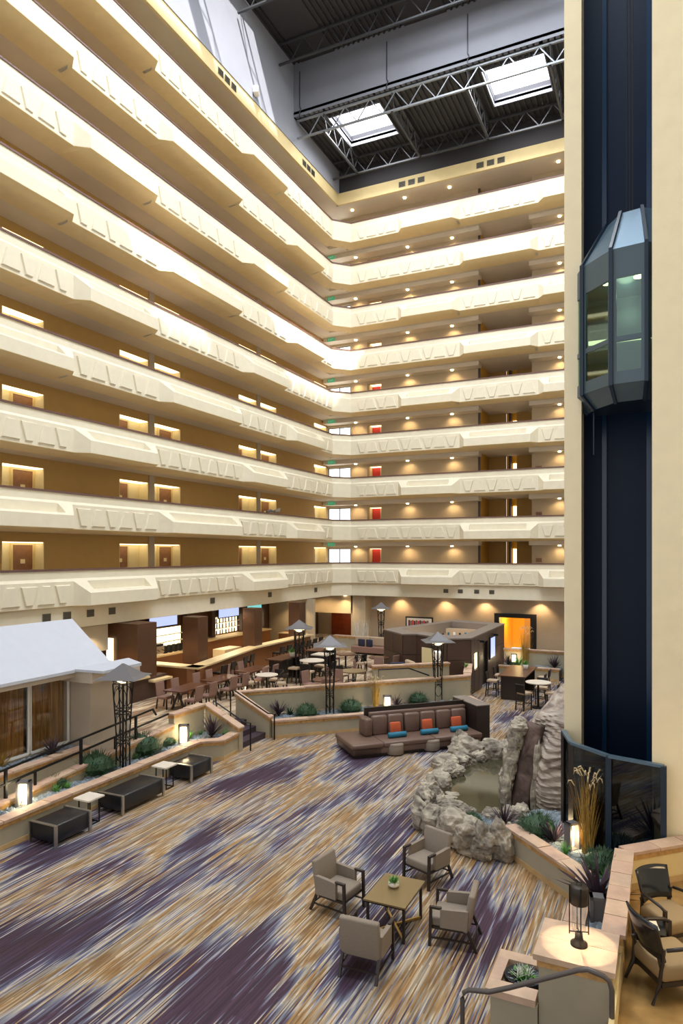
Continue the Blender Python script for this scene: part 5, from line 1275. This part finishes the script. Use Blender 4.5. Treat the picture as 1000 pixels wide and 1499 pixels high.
dup(hs,(w2.x+.2,w2.y-.8,DF),0,'high stool in front of the high round white table'); dup(hs,(w2.x+.75,w2.y+.1,DF),PI/2,'high stool right of the high round white table'); dup(hs,(w2.x,w2.y+.85,DF),PI,'high stool behind the high round white table')
w3 = G(472,957,1.6); rtable((w3.x,w3.y,DF),.8,.8,1.05,'high square white table behind the high round one','marble')
# bar stools
bs = None; idx = 0
pos = [(-16.75,23.6),(-16.95,24.5),(-17.25,25.9),(-17.4,26.7),(-17.45,29.6),(-17.45,30.3),(-17.45,31.0),(-17.45,31.7),(-17.45,32.4),(-17.45,33.1),(-17.45,33.8)]
for i, (x, y) in enumerate(pos):
    n_ = ['first','second','third','fourth','fifth','sixth','seventh','eighth','ninth','tenth','eleventh'][i]
    lb = f'dark bar stool at the cream bar top, {n_} from the bar corner'
    if bs is None: bs = dchair((x,y,DF),PI/2,lb,'bar stools along the bar','frame','frame',.75,1.05)
    else: dup(bs,(x,y,DF),PI/2+(.18 if i < 4 else 0),lb)
# lounge end of the dining floor: round brown tables, chairs and banquettes
RT = [(517,981.5,1.28,.55,'gold brown round table in mid terrace'),(478,994,1.28,.55,'brown round table just behind the terrace wall'),(506,957,1.28,.5,'brown round table in front of the pink banquette'),(555,962,1.28,.5,'brown round table before the navy cushions'),(556,974.5,1.28,.55,'brown round table next to the navy armchair')]
names = ['left','right','front','back']
for i, (px, py, z, r, lb) in enumerate(RT):
    g = G(px,py,z); ttable((g.x,g.y,DF),r,.73,lb,'tablewood' if i != 0 else 'tabletop')
    for j, a in enumerate({0:(2.6,.3,3.9),1:(2.9,5.2,.2,1.6),2:(2.8,-.2),3:(3.3,-.4),4:(3.4,2.0)}[i]):
        x, y = g.x+math.cos(a)*.85, g.y+math.sin(a)*.85
        k = f'chair {["on the far left of","on the right of","at the front of","behind"][j]} the {lb}'
        dup(first if (i+j)%3 else wc,(x,y,DF),a+PI/2,k,'chairs at the round dining tables')
T = thing('low_back_wall', 'low coped wall at the rear edge of the dining terrace', 'wall'); wall_seg(T,(-17.6,36.3),(-12.5,36.1),DF,DF,1.42,1.42,.2,1)
T = thing('banquette', 'long dusty pink banquette against the low rear wall', 'sofa', (-13.6,35.4,DF), -.03)
MB().rbox(-2.4,-.3,.1,1.3,.4,.45,.04).build('seat', M['pinkfab'], T); 
for i in range(4): MB().rbox(-2.4+.93*i,.25,.45,-1.5+.93*i,.48,.95,.05).build('back_cushion', M['beigefab'], T)
for i, x in enumerate((-15.4,-14.9,-12.9,-12.5,-12.2)):
    b = MB().rbox(-.22,-.06,-.2,.22,.06,.2,.05).build('cushion', M['navyfab'], None, True, (x,35.3-.05*(i%2),DF+.66), random.uniform(-.3,.3)); tag(b, f'navy cushion on the pink banquette, {["first","second","third","fourth","fifth"][i]} from the left', 'cushion', 'navy banquette cushions')
T = thing('tub_armchair', 'navy tub armchair near the kiosk', 'armchair', (-11.6,31.5,DF), .9); MB().rbox(-.4,-.35,.1,.4,.35,.42,.06).build('seat', M['navyfab'], T, True); MB().rbox(-.45,-.48,.1,.45,-.3,.8,.07).build('backrest', M['navyfab'], T, True)
for s in (-1,1): MB().rbox(s*.42-.08,-.4,.1,s*.42+.08,.35,.6,.06).build('arm', M['navyfab'], T, True)
T = thing('tub_armchair', 'pale grey lounge seat with a navy back cushion beside the terrace handrail', 'armchair', (-10.4,28.3,DF), .75); MB().rbox(-.45,-.4,.08,.45,.4,.42,.05).build('seat', M['khakifab'], T, True); MB().rbox(.28,-.4,.42,.48,.4,.95,.06).build('backrest', M['beigefab'], T, True); MB().rbox(-.45,.2,.42,.25,.42,.85,.06).build('back_cushion', M['navyfab'], T, True)
# right terrace high tables
rtable((-5.8,30.6,0),1.15,3.0,1.05,'long high table with pot plants on the right terrace','tablewood',None,True)
for i, (x, y, rz) in enumerate(((-6.75,29.8,-PI/2),(-6.75,31.3,-PI/2),(-4.85,30.3,PI/2),(-4.85,31.5,PI/2))):
    dup(hs,(x,y,0),rz,f'high stool at the long right terrace table, {["near left","far left","near right","far right"][i]}','stools on the right terrace')
potted((-5.6,31.2,1.05),'white pot plant at the middle of the right terrace high table')
w4 = G(788,998,1.05); ttable((w4.x,w4.y,0),.5,1.05,'high round white table beside the waterfall rock','marble')
for i, (dx, dy, rz) in enumerate(((-.45,-.6,-.5),(.55,-.1,PI/2),(.0,.8,PI))):
    dup(hs,(w4.x+dx,w4.y+dy,0),rz,f'high stool {["in front of","right of","behind"][i]} the high round white table by the waterfall rock','stools on the right terrace')
# odd items on upper walkways
T = thing('wall_ornament', 'dark red and black wall bracket beside a fifth level door recess', 'ornament', (-20.8,33.15,RZ(3)+.35)); MB().lathe([(.02,-.2),(.12,.0),(.16,.12)],n=10).build('basket', M['blackmetal'], T); MB().lathe([(.1,.1),(.13,.2),(.02,.28)],n=10).build('filling', M['red'], T)
T = thing('stored_items', 'grey bundle lying on the second level balcony rail by the doors', 'bundle', (-19.3,32.4,RZ(1)+.07), 0)
MB().tube([(0,-.9,.06),(0,-.5,.12),(0,-.2,.1)],[.05,.09,.05],8).build('roll', M['shade'], T); MB().tube([(0,-.1,.1),(.02,.25,.16),(0,.5,.3)],[.09,.12,.05],8).build('cloth', M['khakifab'], T)
for o in list(bpy.data.objects):
    if o.type == 'MESH' and o.get('kind') is None and o.parent is None and o.get('label') is None: print('UNTAGGED', o.name)
